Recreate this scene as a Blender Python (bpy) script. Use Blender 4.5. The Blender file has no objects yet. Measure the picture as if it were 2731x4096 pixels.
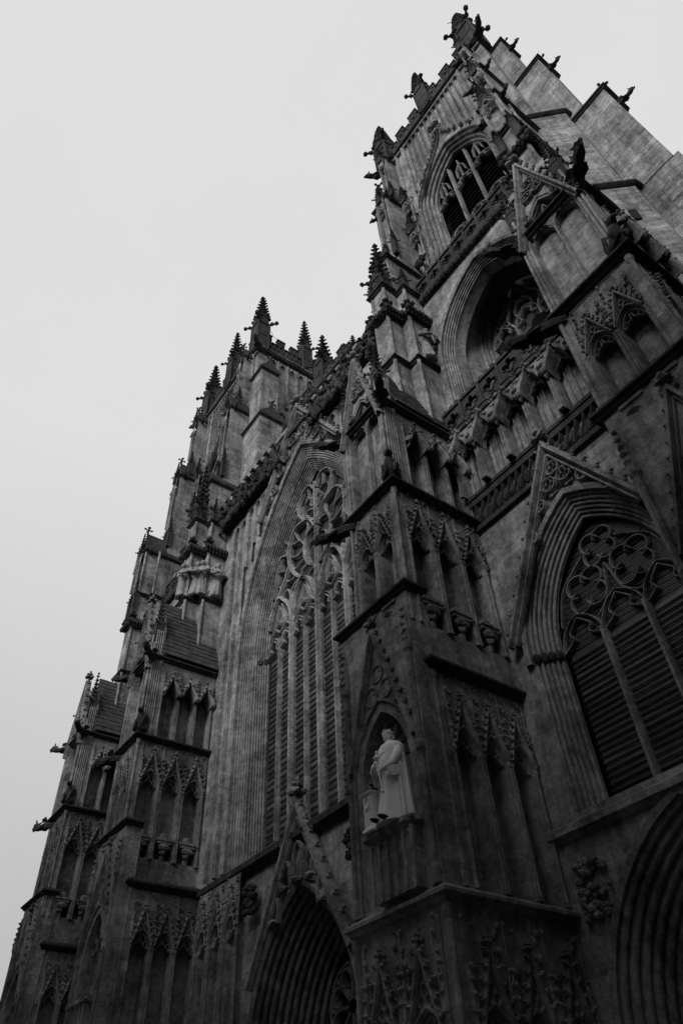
import bpy, math, random
from math import sin, cos, pi, sqrt, radians, atan2, asin, acos
from mathutils import Vector, Matrix
random.seed(11)
S = bpy.context.scene
COL = S.collection

# ------------------------------------------------------------------ camera
YAW, PITCH, ROLL = radians(-52.145), radians(45.061), radians(-3.36)
f = Vector((sin(YAW)*cos(PITCH), cos(YAW)*cos(PITCH), sin(PITCH)))
r = f.cross(Vector((0, 0, 1))).normalized(); u = r.cross(f)
r2 = r*cos(ROLL) + u*sin(ROLL); u2 = -r*sin(ROLL) + u*cos(ROLL)
cam = bpy.data.objects.new('camera', bpy.data.cameras.new('camera')); COL.objects.link(cam)
M = Matrix((r2, u2, -f)).transposed().to_4x4(); M.translation = (0, 0, 1.6)
cam.matrix_world = M
cam.data.sensor_fit = 'VERTICAL'; cam.data.sensor_height = 36.0; cam.data.lens = 2852.2/4096*36
cam.data.clip_start = 0.1; cam.data.clip_end = 2000
S.camera = cam

# ------------------------------------------------------------------ world: even overcast, monochrome like the film
W = bpy.data.worlds.new('World'); S.world = W; W.use_nodes = True
nt = W.node_tree; nt.nodes.clear()
out = nt.nodes.new('ShaderNodeOutputWorld'); bg = nt.nodes.new('ShaderNodeBackground')
SUN_EL, SUN_ROT = radians(28), radians(157)
sky = nt.nodes.new('ShaderNodeTexSky'); sky.sky_type = 'NISHITA'; sky.sun_disc = False
sky.sun_elevation = SUN_EL; sky.sun_rotation = SUN_ROT; sky.dust_density = 4; sky.air_density = 2
bw = nt.nodes.new('ShaderNodeRGBToBW'); k1 = nt.nodes.new('ShaderNodeMath'); k1.operation = 'MULTIPLY'; k1.inputs[1].default_value = 0.0015
geo = nt.nodes.new('ShaderNodeTexCoord'); sep = nt.nodes.new('ShaderNodeSeparateXYZ')
ramp = nt.nodes.new('ShaderNodeMapRange'); ramp.inputs['From Min'].default_value = 0.0; ramp.inputs['From Max'].default_value = 0.75
ramp.inputs['To Min'].default_value = 0.42; ramp.inputs['To Max'].default_value = 0.735
add = nt.nodes.new('ShaderNodeMath'); add.operation = 'ADD'
L = nt.links.new
L(sky.outputs[0], bw.inputs[0]); L(bw.outputs[0], k1.inputs[0])
cl = nt.nodes.new('ShaderNodeTexNoise'); cl.inputs['Scale'].default_value = 2.3; cl.inputs['Detail'].default_value = 7; cl.inputs['Roughness'].default_value = .6
clm = nt.nodes.new('ShaderNodeMath'); clm.operation = 'MULTIPLY_ADD'; clm.inputs[1].default_value = .07; clm.inputs[2].default_value = -.035
L(geo.outputs['Generated'], cl.inputs['Vector']); L(cl.outputs['Fac'], clm.inputs[0])
add2 = nt.nodes.new('ShaderNodeMath'); add2.operation = 'ADD'
L(geo.outputs['Generated'], sep.inputs[0]); L(sep.outputs[2], ramp.inputs['Value'])
L(k1.outputs[0], add.inputs[0]); L(ramp.outputs[0], add.inputs[1]); L(add.outputs[0], add2.inputs[0]); L(clm.outputs[0], add2.inputs[1]); L(add2.outputs[0], bg.inputs['Color'])
bg.inputs['Strength'].default_value = 1.0
L(bg.outputs[0], out.inputs[0])
sun = bpy.data.objects.new('sun', bpy.data.lights.new('sun', 'SUN')); COL.objects.link(sun)
sun.data.energy = 2.5; sun.data.angle = radians(30)
sd = Vector((0.36, -0.86, 0.50)).normalized()
sun.rotation_euler = sd.to_track_quat('Z', 'Y').to_euler()
S.view_settings.view_transform = 'Standard'; S.view_settings.look = 'None'
S.view_settings.exposure = 0.0; S.view_settings.gamma = 1.0; S.view_settings.use_curve_mapping = False

# ------------------------------------------------------------------ materials
def grey_ramp(nt, fac, stops):
    rp = nt.nodes.new('ShaderNodeValToRGB'); e = rp.color_ramp.elements
    e[0].position, e[0].color = stops[0][0], (stops[0][1],)*3 + (1,)
    e[1].position, e[1].color = stops[-1][0], (stops[-1][1],)*3 + (1,)
    for p, c in stops[1:-1]:
        q = e.new(p); q.color = (c, c, c, 1)
    nt.links.new(fac, rp.inputs[0]); return rp.outputs[0]
def mk(name):
    m = bpy.data.materials.new(name); m.use_nodes = True
    nt = m.node_tree; b = nt.nodes['Principled BSDF']; return m, nt, b
def math_n(nt, op, a, b=None):
    n = nt.nodes.new('ShaderNodeMath'); n.operation = op
    for i, v in enumerate((a, b)):
        if v is None: continue
        if isinstance(v, (int, float)): n.inputs[i].default_value = v
        else: nt.links.new(v, n.inputs[i])
    return n.outputs[0]
def noise(nt, vec, scale, detail=6, rough=.6):
    n = nt.nodes.new('ShaderNodeTexNoise'); n.inputs['Scale'].default_value = scale
    n.inputs['Detail'].default_value = detail; n.inputs['Roughness'].default_value = rough
    nt.links.new(vec, n.inputs['Vector']); return n.outputs['Fac']
def stone_mat(name, lo, mid, hi, joints=True, bump=.65, soot=.55):
    m, nt, b = mk(name)
    g = nt.nodes.new('ShaderNodeNewGeometry'); pos = g.outputs['Position']
    sp = nt.nodes.new('ShaderNodeSeparateXYZ'); nt.links.new(pos, sp.inputs[0])
    sn = nt.nodes.new('ShaderNodeSeparateXYZ'); nt.links.new(g.outputs['True Normal'], sn.inputs[0])
    big = noise(nt, pos, .55, 5, .62); med = noise(nt, pos, 4.2, 7, .72); fine = noise(nt, pos, 18, 6, .8)
    st = nt.nodes.new('ShaderNodeMapping'); st.inputs['Scale'].default_value = (3.2, 3.2, .16); nt.links.new(pos, st.inputs[0])
    streak = noise(nt, st.outputs[0], 1.0, 5, .6)
    a = math_n(nt, 'MULTIPLY', big, .34); a = math_n(nt, 'ADD', a, math_n(nt, 'MULTIPLY', med, .32))
    a = math_n(nt, 'ADD', a, math_n(nt, 'MULTIPLY', streak, .20)); a = math_n(nt, 'ADD', a, math_n(nt, 'MULTIPLY', fine, .26)); a = math_n(nt, 'SUBTRACT', a, .04)
    # rain-washed soot gathers on carved and horizontal faces of the stone itself
    col = grey_ramp(nt, a, [(.38, lo), (.49, mid), (.62, hi)])
    nz = math_n(nt, 'ABSOLUTE', sn.outputs[0])
    sel = math_n(nt, 'GREATER_THAN', nz, .7)
    mixv = nt.nodes.new('ShaderNodeMix'); mixv.data_type = 'FLOAT'
    nt.links.new(sel, mixv.inputs[0]); nt.links.new(sp.outputs[0], mixv.inputs[2]); nt.links.new(sp.outputs[1], mixv.inputs[3])
    cv = nt.nodes.new('ShaderNodeCombineXYZ'); nt.links.new(mixv.outputs[0], cv.inputs[0]); nt.links.new(sp.outputs[2], cv.inputs[1])
    br = nt.nodes.new('ShaderNodeTexBrick'); nt.links.new(cv.outputs[0], br.inputs['Vector'])
    br.inputs['Scale'].default_value = 1.0; br.inputs['Brick Width'].default_value = .78; br.inputs['Row Height'].default_value = .36
    br.inputs['Mortar Size'].default_value = .008; br.inputs['Mortar Smooth'].default_value = .3; br.inputs['Bias'].default_value = 0
    br.inputs['Color1'].default_value = (.70, .70, .70, 1); br.inputs['Color2'].default_value = (1.22, 1.22, 1.22, 1); br.inputs['Mortar'].default_value = (.72, .72, .72, 1)
    if joints:
        mx = nt.nodes.new('ShaderNodeMix'); mx.data_type = 'RGBA'; mx.blend_type = 'MULTIPLY'
        msk = grey_ramp(nt, noise(nt, pos, .33, 4, .6), [(.38, .45), (.58, 1.0)]); nt.links.new(msk, mx.inputs[0])
        nt.links.new(col, mx.inputs[6]); nt.links.new(br.outputs['Color'], mx.inputs[7]); col = mx.outputs[2]
    nt.links.new(col, b.inputs['Base Color']); b.inputs['Roughness'].default_value = .95
    b.inputs['Specular IOR Level'].default_value = .15
    h = math_n(nt, 'ADD', math_n(nt, 'MULTIPLY', fine, .5), math_n(nt, 'MULTIPLY', med, 1.2))
    if joints: h = math_n(nt, 'SUBTRACT', h, math_n(nt, 'MULTIPLY', br.outputs['Fac'], .5))
    bp = nt.nodes.new('ShaderNodeBump'); bp.inputs['Strength'].default_value = bump; bp.inputs['Distance'].default_value = .05
    nt.links.new(h, bp.inputs['Height']); nt.links.new(bp.outputs[0], b.inputs['Normal'])
    return m
STONE = stone_mat('weathered_limestone', .026, .165, .42)
CARVED = stone_mat('carved_limestone', .018, .125, .36, joints=False, bump=.8)
SOOTY = stone_mat('blackened_limestone', .012, .032, .08, joints=False, bump=.9)
PALE = stone_mat('new_pale_limestone', .44, .74, .90, joints=False, bump=.25)
ANGEL = stone_mat('worn_pale_limestone', .07, .20, .36, joints=False, bump=.8)
def plain(name, v, rough=.6, nscale=4, var=.4, spec=.3):
    m, nt, b = mk(name)
    g = nt.nodes.new('ShaderNodeNewGeometry'); n = noise(nt, g.outputs['Position'], nscale)
    nt.links.new(grey_ramp(nt, n, [(.3, v*(1-var)), (.7, v*(1+var))]), b.inputs['Base Color'])
    b.inputs['Roughness'].default_value = rough; b.inputs['Specular IOR Level'].default_value = spec
    return m
TILE = plain('stone_roof_slate', .05, .8, 3, .5)
LEAD = plain('dark_lead', .03, .6, 6, .4)
BRONZE = plain('dark_bronze', .012, .45, 8, .4)
VOID = plain('timber_and_void_dark', .018, .9, 3, .3, .1)  # dark timber; also painted as the darkness of belfry interior and stair slits
def glass_mat():
    m, nt, b = mk('leaded_glass')
    oi = nt.nodes.new('ShaderNodeObjectInfo'); g = nt.nodes.new('ShaderNodeNewGeometry')
    n = noise(nt, g.outputs['Position'], 7, 5); a = math_n(nt, 'ADD', math_n(nt, 'MULTIPLY', oi.outputs['Random'], .6), math_n(nt, 'MULTIPLY', n, .7))
    nt.links.new(grey_ramp(nt, a, [(.25, .012), (.6, .04), (.95, .10)]), b.inputs['Base Color'])
    b.inputs['Roughness'].default_value = .38; b.inputs['Specular IOR Level'].default_value = .55
    bp = nt.nodes.new('ShaderNodeBump'); bp.inputs['Strength'].default_value = .5; bp.inputs['Distance'].default_value = .03
    nt.links.new(noise(nt, g.outputs['Position'], 16, 3), bp.inputs['Height']); nt.links.new(bp.outputs[0], b.inputs['Normal'])
    return m
GLASS = glass_mat()
PAVE = plain('ground_paving', .05, .9, 1.5, .4)

# ------------------------------------------------------------------ mesh builder
class MB:
    def __init__(s): s.v = []; s.f = []
    def add(s, vs, fs):
        o = len(s.v); s.v += [tuple(p) for p in vs]; s.f += [tuple(o+i for i in q) for q in fs]
    def box(s, x0, x1, y0, y1, z0, z1):
        if x0 > x1: x0, x1 = x1, x0
        if y0 > y1: y0, y1 = y1, y0
        s.add([(x0,y0,z0),(x1,y0,z0),(x1,y1,z0),(x0,y1,z0),(x0,y0,z1),(x1,y0,z1),(x1,y1,z1),(x0,y1,z1)],
              [(3,2,1,0),(4,5,6,7),(0,1,5,4),(1,2,6,5),(2,3,7,6),(3,0,4,7)])
    def hexa(s, b, t):
        s.add(list(b)+list(t), [(3,2,1,0),(4,5,6,7),(0,1,5,4),(1,2,6,5),(2,3,7,6),(3,0,4,7)])
    def prism(s, pts, d):
        n = len(pts); d = Vector(d); q = [Vector(p) for p in pts]
        s.add(q+[p+d for p in q], [tuple(range(n)), tuple(range(2*n-1, n-1, -1))]+[(i,(i+1)%n,n+(i+1)%n,n+i) for i in range(n)])
    def grid(s, rows, closed=False):
        m = len(rows[0]); vs = [p for rw in rows for p in rw]; fs = []
        for i in range(len(rows)-1):
            for j in range(m if closed else m-1):
                k = (j+1) % m; fs.append((i*m+j, i*m+k, (i+1)*m+k, (i+1)*m+j))
        s.add(vs, fs)
    def tube(s, path, r, n=6, cap=True):
        P = [Vector(p) for p in path]; R = r if isinstance(r, (list, tuple)) else [r]*len(P); rows = []; up = None
        for i, p in enumerate(P):
            t = (P[min(i+1, len(P)-1)]-P[max(i-1, 0)]).normalized()
            if up is None: up = Vector((0,0,1)) if abs(t.z) < .9 else Vector((0,1,0))
            a = t.cross(up).normalized(); b = a.cross(t); up = b
            rows.append([p+(a*cos(2*pi*k/n)+b*sin(2*pi*k/n))*R[i] for k in range(n)])
        s.grid(rows, True)
        if cap:
            o = len(s.v)-n*len(P)
            s.f.append(tuple(o+k for k in range(n-1, -1, -1))); s.f.append(tuple(len(s.v)-n+k for k in range(n)))
    def lathe(s, prof, n=8, c=(0,0,0), sx=1, sy=1, ph=0):
        rows = [[(c[0]+sx*rr*cos(ph+2*pi*k/n), c[1]+sy*rr*sin(ph+2*pi*k/n), c[2]+z) for k in range(n)] for rr, z in prof]
        s.grid(rows, True)
        o = len(s.v)-n*len(rows); s.f.append(tuple(o+k for k in range(n-1,-1,-1))); s.f.append(tuple(len(s.v)-n+k for k in range(n)))
    def blob(s, c, rx, ry=None, rz=None, jag=.25):
        ry = ry or rx; rz = rz or rx; j = lambda: 1+random.uniform(-jag, jag)
        d = [(1,0,0),(.7,.7,0),(0,1,0),(-.7,.7,0),(-1,0,0),(-.7,-.7,0),(0,-1,0),(.7,-.7,0)]
        vs = [(c[0],c[1],c[2]-rz)]
        for zz, k in ((-.55,.75),(.05,1.0),(.6,.7)):
            for q in d:
                t = j()*k; vs.append((c[0]+q[0]*rx*t, c[1]+q[1]*ry*t, c[2]+zz*rz))
        vs.append((c[0],c[1],c[2]+rz)); fs = []
        for i in range(8):
            k = (i+1) % 8; fs.append((0,1+k,1+i)); fs.append((1+i,1+k,9+k,9+i)); fs.append((9+i,9+k,17+k,17+i)); fs.append((17+i,17+k,25))
        s.add(vs, fs)
    def mesh(s, name, mat, smooth=False):
        me = bpy.data.meshes.new(name); me.from_pydata(s.v, [], s.f); me.materials.append(mat)
        if smooth: me.polygons.foreach_set('use_smooth', [True]*len(me.polygons))
        me.update(); return me
BASE = Vector((-21.9, 14.5, 0))
def put(name, me, parent=None, loc=(0,0,0), rz=0, sc=(1,1,1), rx=0):
    o = bpy.data.objects.new(name, me); COL.objects.link(o)
    o.location = loc; o.rotation_euler = (rx, 0, rz); o.scale = sc
    if parent is not None:
        o.parent = parent; o.matrix_parent_inverse = Matrix.Translation(-BASE) if parent is ROOT else Matrix.Identity(4)
    return o
def tag(o, label=None, cat=None, group=None, kind=None):
    for k, v in (('label', label), ('category', cat), ('group', group), ('kind', kind)):
        if v: o[k] = v
    return o
def empty(name, loc=(0,0,0)):
    o = bpy.data.objects.new(name, None); COL.objects.link(o); o.location = loc; return o
ROOT = empty('cathedral', BASE)
tag(ROOT, 'dark gothic stone cathedral front with two pinnacled towers and a great traceried window', 'cathedral')

# ------------------------------------------------------------------ gothic geometry
def arch(a, rise, n=10, d=0.0):
    """pointed arch offset by d: points from left spring over the apex to the right spring"""
    R = (a*a+rise*rise)/(2*a); c = R-a; Rd = max(R+d, .01)
    top = acos(max(-1, min(1, c/Rd)))
    L_ = [(c-Rd*cos(top*i/n), Rd*sin(top*i/n)) for i in range(n+1)]
    return L_ + [(-x, z) for x, z in reversed(L_[:-1])]
def poly_arch(cx, zb, zs, a, rise, n=10, d=0.0):
    A = arch(a, rise, n, d)
    return [(cx+A[0][0], zb)] + [(cx+x, zs+z) for x, z in A] + [(cx+A[-1][0], zb)]
def rolls(d0, y0, d1, y1, n, amp, per=6):
    P = []; dx, dy = d1-d0, y1-y0; l = sqrt(dx*dx+dy*dy); nx, ny = -dy/l, dx/l
    if ny > 0: nx, ny = -nx, -ny
    for i in range(n*per+1):
        t = i/(n*per); ph = (t*n) % 1.0
        o = amp*(1.0*sqrt(max(0, 1-((ph-.35)/.35)**2)) if ph < .7 else -.8*sin(pi*(ph-.7)/.3))
        if i in (0, n*per): o = 0
        P.append((d0+dx*t+nx*o, y0+dy*t+ny*o))
    return P
def moulding(mb, cx, zb, zs, a, rise, prof, n=12):
    mb.grid([[(x, y, z) for x, z in poly_arch(cx, zb, zs, a, rise, n, d)] for d, y in prof])
def wall_arch(mb, x0, x1, z0, z1, y, cx, zb, zs, a, rise, n=10, d=0.0):
    P = poly_arch(cx, zb, zs, a, rise, n, d); h = len(P)//2; zt = P[h][1]
    mb.grid([[(x0, y, z) for x, z in P[:h+1]], [(x, y, z) for x, z in P[:h+1]]])
    mb.grid([[(x, y, z) for x, z in P[h:]], [(x1, y, z) for x, z in P[h:]]])
    if z1 > zt: mb.add([(x0,y,zt),(x1,y,zt),(x1,y,z1),(x0,y,z1)], [(0,1,2,3)])
    if zb > z0: mb.add([(x0,y,z0),(x1,y,z0),(x1,y,zb),(x0,y,zb)], [(0,1,2,3)])
def bar(mb, path, y, w, d, sec=None):
    """tracery bar along a path in the x-z plane; front nose at y, back at y+d"""
    sec = sec or [(-.5, 1), (-.5, .5), (-.2, 0), (.2, 0), (.5, .5), (.5, 1)]
    n = len(path); N = []
    for i in range(n):
        a = path[max(i-1, 0)]; b = path[min(i+1, n-1)]; t = Vector((b[0]-a[0], b[1]-a[1]))
        t = t.normalized() if t.length > 1e-6 else Vector((0, 1)); nn = Vector((-t.y, t.x))
        if 0 < i < n-1:
            e = Vector((path[i][0]-a[0], path[i][1]-a[1])); e = e.normalized() if e.length > 1e-6 else t
            nn = nn/max(.45, abs(nn.dot(Vector((-e.y, e.x)))))
        N.append(nn)
    mb.grid([[(path[i][0]+N[i].x*w*q, y+d*k, path[i][1]+N[i].y*w*q) for i in range(n)] for q, k in sec])
def smooth_path(P, m=4):
    out_ = []
    for i in range(len(P)-1):
        p0 = P[max(i-1,0)]; p1 = P[i]; p2 = P[i+1]; p3 = P[min(i+2, len(P)-1)]
        for k in range(m):
            t = k/m
            out_.append(tuple(.5*((2*p1[j])+(-p0[j]+p2[j])*t+(2*p0[j]-5*p1[j]+4*p2[j]-p3[j])*t*t+(-p0[j]+3*p1[j]-3*p2[j]+p3[j])*t**3) for j in (0,1)))
    return out_+[P[-1]]
def crocket_line(mb, p0, p1, y, size, n, outward):
    """curled leaf knobs along a sloping edge in the x-z plane"""
    for i in range(n):
        t = (i+.6)/n; x = p0[0]+(p1[0]-p0[0])*t; z = p0[1]+(p1[1]-p0[1])*t
        mb.blob((x+outward[0]*size*.7, y, z+outward[1]*size*.7), size*.62, size*.62, size*.5)
        mb.blob((x+outward[0]*size*1.3, y-.1*size, z+outward[1]*size*1.2+size*.35), size*.42, size*.5, size*.36)
def finial(mb, x, y, z, s):
    mb.tube([(x,y,z-.2*s),(x,y,z+1.0*s)], [.16*s,.10*s], 6)
    for k in range(4):
        a = k*pi/2+pi/4; mb.blob((x+cos(a)*.32*s, y+sin(a)*.32*s, z+.45*s), .24*s, .24*s, .2*s)
        a = k*pi/2; mb.blob((x+cos(a)*.2*s, y+sin(a)*.2*s, z+.85*s), .15*s, .15*s, .15*s)
    mb.blob((x, y, z+1.12*s), .15*s, .15*s, .22*s)

_cache = {}
rs_ = random.Random(21)
def niche_mesh(kind, w, h):
    key = (kind, round(w, 2), round(h, 2))
    if key in _cache: return _cache[key]
    m = MB(); hw = w/2
    if kind == 'gabled':
        a = .405*w; zs = .60*h; rise = .62*w; zg = min(.95*h, zs+rise+.85*w); dep = .48
    elif kind == 'small':        # figure niche on a corbel, stage below the beasts
        a = .38*w; zs = .60*h; rise = .60*w; zg = min(.96*h, zs+rise+.85*w); dep = .48
    elif kind == 'panel':        # tall blind panel under a dark nodding canopy
        a = .40*w; zs = .60*h; rise = .55*w; zg = .99*h; dep = .5
    zb = 0.0
    wall_arch(m, -hw, hw, zb, h, 0, 0, zb, zs, a, rise, 7)
    P = poly_arch(0, zb, zs, a, rise, 7); m.grid([[(x, 0, z) for x, z in P], [(x*.93, dep*.55, z-.03) for x, z in P], [(x*.93, dep+.02, z-.03) for x, z in P]])
    for dd, yy, ww in ((.045*w, -.07, .08*w), (-.05*w, .04, .06*w)):
        A = arch(a, rise, 7, dd); bar(m, [(x, zs+z) for x, z in A], yy, ww, .12)
    # cusps
    for s_ in (-1, 1):
        A = arch(a, rise, 8, -.06*w); q = A[3] if s_ < 0 else A[-4]
        b2 = A[0] if s_ < 0 else A[-1]; ap = A[8]
        c = (s_*a*.42, zs+rise*.30)
        bar(m, smooth_path([(b2[0], zs-.02), (s_*a*.62, zs+rise*.12), c, (s_*a*.66, zs+rise*.46), (q[0]*.92, zs+q[1])], 3), .08, .05*w, .10)
        bar(m, smooth_path([c, (s_*a*.16, zs+rise*.42), (ap[0]+s_*.02, zs+ap[1]*.93)], 3), .08, .05*w, .10)
        # engaged shaft with base, capital and little spire
        xs = s_*(hw-.045*w)
        m.lathe([(.06*w,0),(.06*w,.10),(.042*w,.14),(.042*w,zs-.1),(.065*w,zs-.05),(.065*w,zs+.02),(.048*w,zs+.05),(.048*w,zs+.5*w),(.075*w,zs+.54*w),(.075*w,zs+.62*w),(.004,min(.97*h,zs+1.35*w))], 6, (xs, -.05, 0))
        for k in range(3): m.blob((xs, -.09, zs+(.78+.2*k)*w), .055*w*(1-.2*k), .06*w, .05*w)
        if kind != 'panel':
            m.tube([(s_*(hw-.10*w), -.03, 0), (s_*(hw-.10*w), -.03, zs+.12*w)], .018*w, 5); m.tube([(s_*(hw-.005*w), -.03, 0), (s_*(hw-.005*w), -.03, .97*h)], .022*w, 5)
            for k in range(6):
                t_ = rs_.random(); zz = zs+rise+(h-zs-rise)*.95*t_; xx = s_*(.08*w+(hw-.1*w)*rs_.uniform(.45+.0*t_, 1.0))
                if abs(xx) < (zg-zz)/(zg-zs)*hw*.9+.05*w: continue
                m.blob((xx, -.02, zz), rs_.uniform(.03,.07)*w, .07, rs_.uniform(.04,.10)*w)
            for k in range(3):          # sunk slits of the little buttress between the gables
                m.box(s_*(hw-.16*w), s_*(hw-.13*w), -.05, .0, zs+(.35+.28*k)*w, zs+(.55+.28*k)*w) if zs+(.55+.28*k)*w < .95*h else None
        # inner colonnette carrying the arch
        m.lathe([(.032*w,0),(.03*w,zs-.12),(.055*w,zs-.06),(.055*w,zs)], 6, (s_*(a+.02*w), .04, 0))
    if kind != 'panel':
        g0 = hw-.05*w
        for s_ in (-1, 1):
            bar(m, [(s_*g0, zs+.10*w), (0, zg)], -.15, .095*w, .17)
            l = Vector((zg-zs-.1*w, 0, g0)).normalized()
            crocket_line(m, (s_*g0, zs+.1*w), (0, zg), -.12, .09*w, 6, (s_*l.x, l.z))
        finial(m, 0, -.10, zg, .2*w)
        # sunk trefoil in the gable
        cz = zs+rise+.17*w
        for k in range(3):
            a0 = pi/2+k*2*pi/3
            bar(m, [(.10*w*cos(a0)+.085*w*cos(t*pi/4), cz+.10*w*sin(a0)+.085*w*sin(t*pi/4)) for t in range(9)], -.06, .035*w, .08)
    if kind == 'small':
        zc = .16*h
        m.box(-a*.92, a*.92, -.16, dep, zc, zc+.10); m.box(-a*.8, a*.8, -.12, dep, zc-.12, zc)
        m.blob((0, -.02, zc-.24), a*.75, .18, .18); m.blob((0, 0, zc-.45), a*.4, .12, .14)
        m.lathe([(.12*w,zc-.6),(.11*w,0.0)][::-1], 6, (0, .1, 0))
        # the canopy bracket and stump of a figure under the arch
        m.lathe([(.2*w,zc+.1),(.19*w,zc+.3),(.12*w,zc+.36),(.02,zc+.42)], 6, (0, .14, 0))
    if kind == 'panel':
        # nodding ogee canopy: deep shaded head
        zc = zs-.02*h; pr = -.42
        for s_ in (-1, 1):
            pth = smooth_path([(s_*(a+.05*w), zc), (s_*a*.85, zc+.30*w), (s_*a*.30, zc+.62*w), (0, zc+1.05*w)], 4)
            m.grid([[(x, .0, z+.12) for x, z in pth], [(x*.96, pr*(1-abs(i/len(pth))**2*.45), z) for i, (x, z) in enumerate(pth)], [(x*.78, pr*(1-abs(i/len(pth))**2*.45)+.04, z-.10) for i, (x, z) in enumerate(pth)], [(x*.80, .28, z-.30) for x, z in pth]])
            for i in (3, 6, 9): 
                q = pth[min(i, len(pth)-1)]; m.blob((q[0]+s_*.06*w, pr*.8, q[1]+.05), .08*w)
            m.blob((s_*(a+.06*w), pr*.8, zc-.05), .10*w, .12, .14)
        finial(m, 0, pr*.55, min(zc+1.05*w, h-.30), .22*w)
        for q in (-.5, 0, .5): m.tube([(q*a*1.1, dep*.8, 0), (q*a*1.1, dep*.8, zs+rise*.3)], .03, 5)
        m.tube([(-a, dep*.8, .08), (a, dep*.8, .08)], .06, 5)
    me = m.mesh('niche_'+kind, CARVED if kind != 'gabled' else STONE); _cache[key] = me; return me
def panel_rib_mesh(w, h):
    """narrow blind panel: two-centred head with cusped top, thin shafts"""
    key = ('rib', round(w,2), round(h,2))
    if key in _cache: return _cache[key]
    m = MB(); a = .40*w; rise = .7*w; zs = h-rise-.25*w
    wall_arch(m, -w/2, w/2, 0, h, 0, 0, 0, zs, a, rise, 6)
    P = poly_arch(0, 0, zs, a, rise, 6); m.grid([[(x, 0, z) for x, z in P], [(x*.9, .16, z-.02) for x, z in P]])
    bar(m, [(x, zs+z) for x, z in arch(a, rise, 6, .03*w)], -.05, .09*w, .09)
    for s_ in (-1, 1): m.tube([(s_*w/2, -.02, 0), (s_*w/2, -.02, h)], .06*w, 6); m.tube([(s_*a, .03, 0), (s_*a, .03, zs)], .035*w, 5)
    me = m.mesh('blind_panel', STONE); _cache[key] = me; return me
def string_course(parent, x0, x1, yf, yb, z, h=.34, p=.24, mat=None, name='string_course'):
    m = MB(); prof = [(.02, 0), (p*.45, h*.12), (p*.55, h*.3), (p, h*.42), (p, h*.62), (.02, h)]
    m.grid([[(x0-o, yb, z+k), (x0-o, yf-o, z+k), (x1+o, yf-o, z+k), (x1+o, yb, z+k)] for o, k in prof])
    return put(name, m.mesh(name, mat or SOOTY), parent)
def stage(parent, mb, x0, x1, yf, yb, z0, z1, nf, ns, kf, ks, dep=.28, post=.26):
    """one storey of a buttress: core, corner posts, niches on the west and south faces"""
    d2 = .48
    mb.box(x0, x1-(d2 if ns else 0), yf+(d2 if nf else 0), yb, z0, z1)
    if nf or ns:
        mb.box(x1-post, x1, yf, yf+post, z0+.001, z1-.001); mb.box(x0+.001, x0+post, yf+.001, yf+d2+.05, z0+.001, z1-.001)
        mb.box(x1-d2-.05, x1-.001, yb-.1, yb, z0+.001, z1-.001)
        for px, py in ((x1-.02, yf+.02), (x0+.03, yf-.02)):
            mb.lathe([(.10,z0),(.10,z0+.25),(.07,z0+.3),(.07,z1-.3),(.11,z1-.2),(.11,z1-.02)], 8, (px, py, 0))
    if nf:
        w = (x1-post-(x0+post))/nf
        for i in range(nf): put('niche', niche_mesh(kf, w, z1-z0), parent, (x0+post+w*(i+.5), yf, z0))
    if ns:
        w = (yb-.1-(yf+post))/ns
        for i in range(ns): put('niche', niche_mesh(ks, w, z1-z0), parent, (x1, yf+post+w*(i+.5), z0), pi/2)
def pinnacle_mesh(w, hs, hp, key=None):
    k_ = ('pinn', w, hs, hp)
    if k_ in _cache: return _cache[k_]
    m = MB(); h = w/2
    m.box(-h, h, -h, h, 0, hs)
    for s_ in (-1, 1):
        for t_ in (-1, 1): m.tube([(s_*h, t_*h, 0), (s_*h, t_*h, hs)], .1*w, 6)
    # gablets on four sides
    for k in range(4):
        a = k*pi/2; c, s_ = cos(a), sin(a)
        def R(p): return (p[0]*c-p[1]*s_, p[0]*s_+p[1]*c, p[2])
        m.prism([R((-h*1.12,-h*1.15,hs-.25*w)), R((h*1.12,-h*1.15,hs-.25*w)), R((0,-h*1.15,hs+.75*w))], R((0,h*.5,0)))
        q = R((0,-h*1.2,hs+.85*w)); m.blob(q, .13*w)
        for e in (-1, 1): q = R((e*h*.6,-h*1.2,hs+.25*w)); m.blob(q, .10*w)
        q0 = R((-h*1.1,-h*1.1,hs-.1)); q1 = R((-h*1.75,-h*1.75,hs-.02)); m.tube([q0, q1], [.11*w,.07*w], 5); m.blob(R((-h*1.85,-h*1.85,hs+.0)), .17*w); m.blob(R((-h*1.3,-h*1.3,hs+.02)), .17*w)
        # band of sunk panels on the shaft
        m.box(*(lambda A, B: (min(A[0],B[0]), max(A[0],B[0]), min(A[1],B[1]), max(A[1],B[1])))(R((-h*1.06,-h*1.06,0)), R((h*1.06,-h*.9,0))), hs*.48, hs*.52)
    m.lathe([(h*.98, hs), (h*.66, hs+.08*hp), (.05*w, hs+hp)], 4, (0,0,0), sx=1.1, sy=1.1, ph=pi/4)
    n = max(6, int(hp/.56))
    for i in range(n):
        t = (i+.5)/n
        for k in range(4):
            a = pi/4+k*pi/2; rr = 1.1*(h*.68*(1-t)+.05*w*t)+.06*w; z = hs+.1*hp+.88*hp*t
            sz = .25*w*(1-.55*t)
            m.blob((rr*cos(a), rr*sin(a), z), sz, sz, sz*.8); m.blob(((rr+sz*1.1)*cos(a), (rr+sz*1.1)*sin(a), z+sz*.5), sz*.62, sz*.62, sz*.5)
    finial(m, 0, 0, hs+hp-.05, .42*w)
    me = m.mesh('pinnacle', SOOTY); _cache[k_] = me; return me
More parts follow.
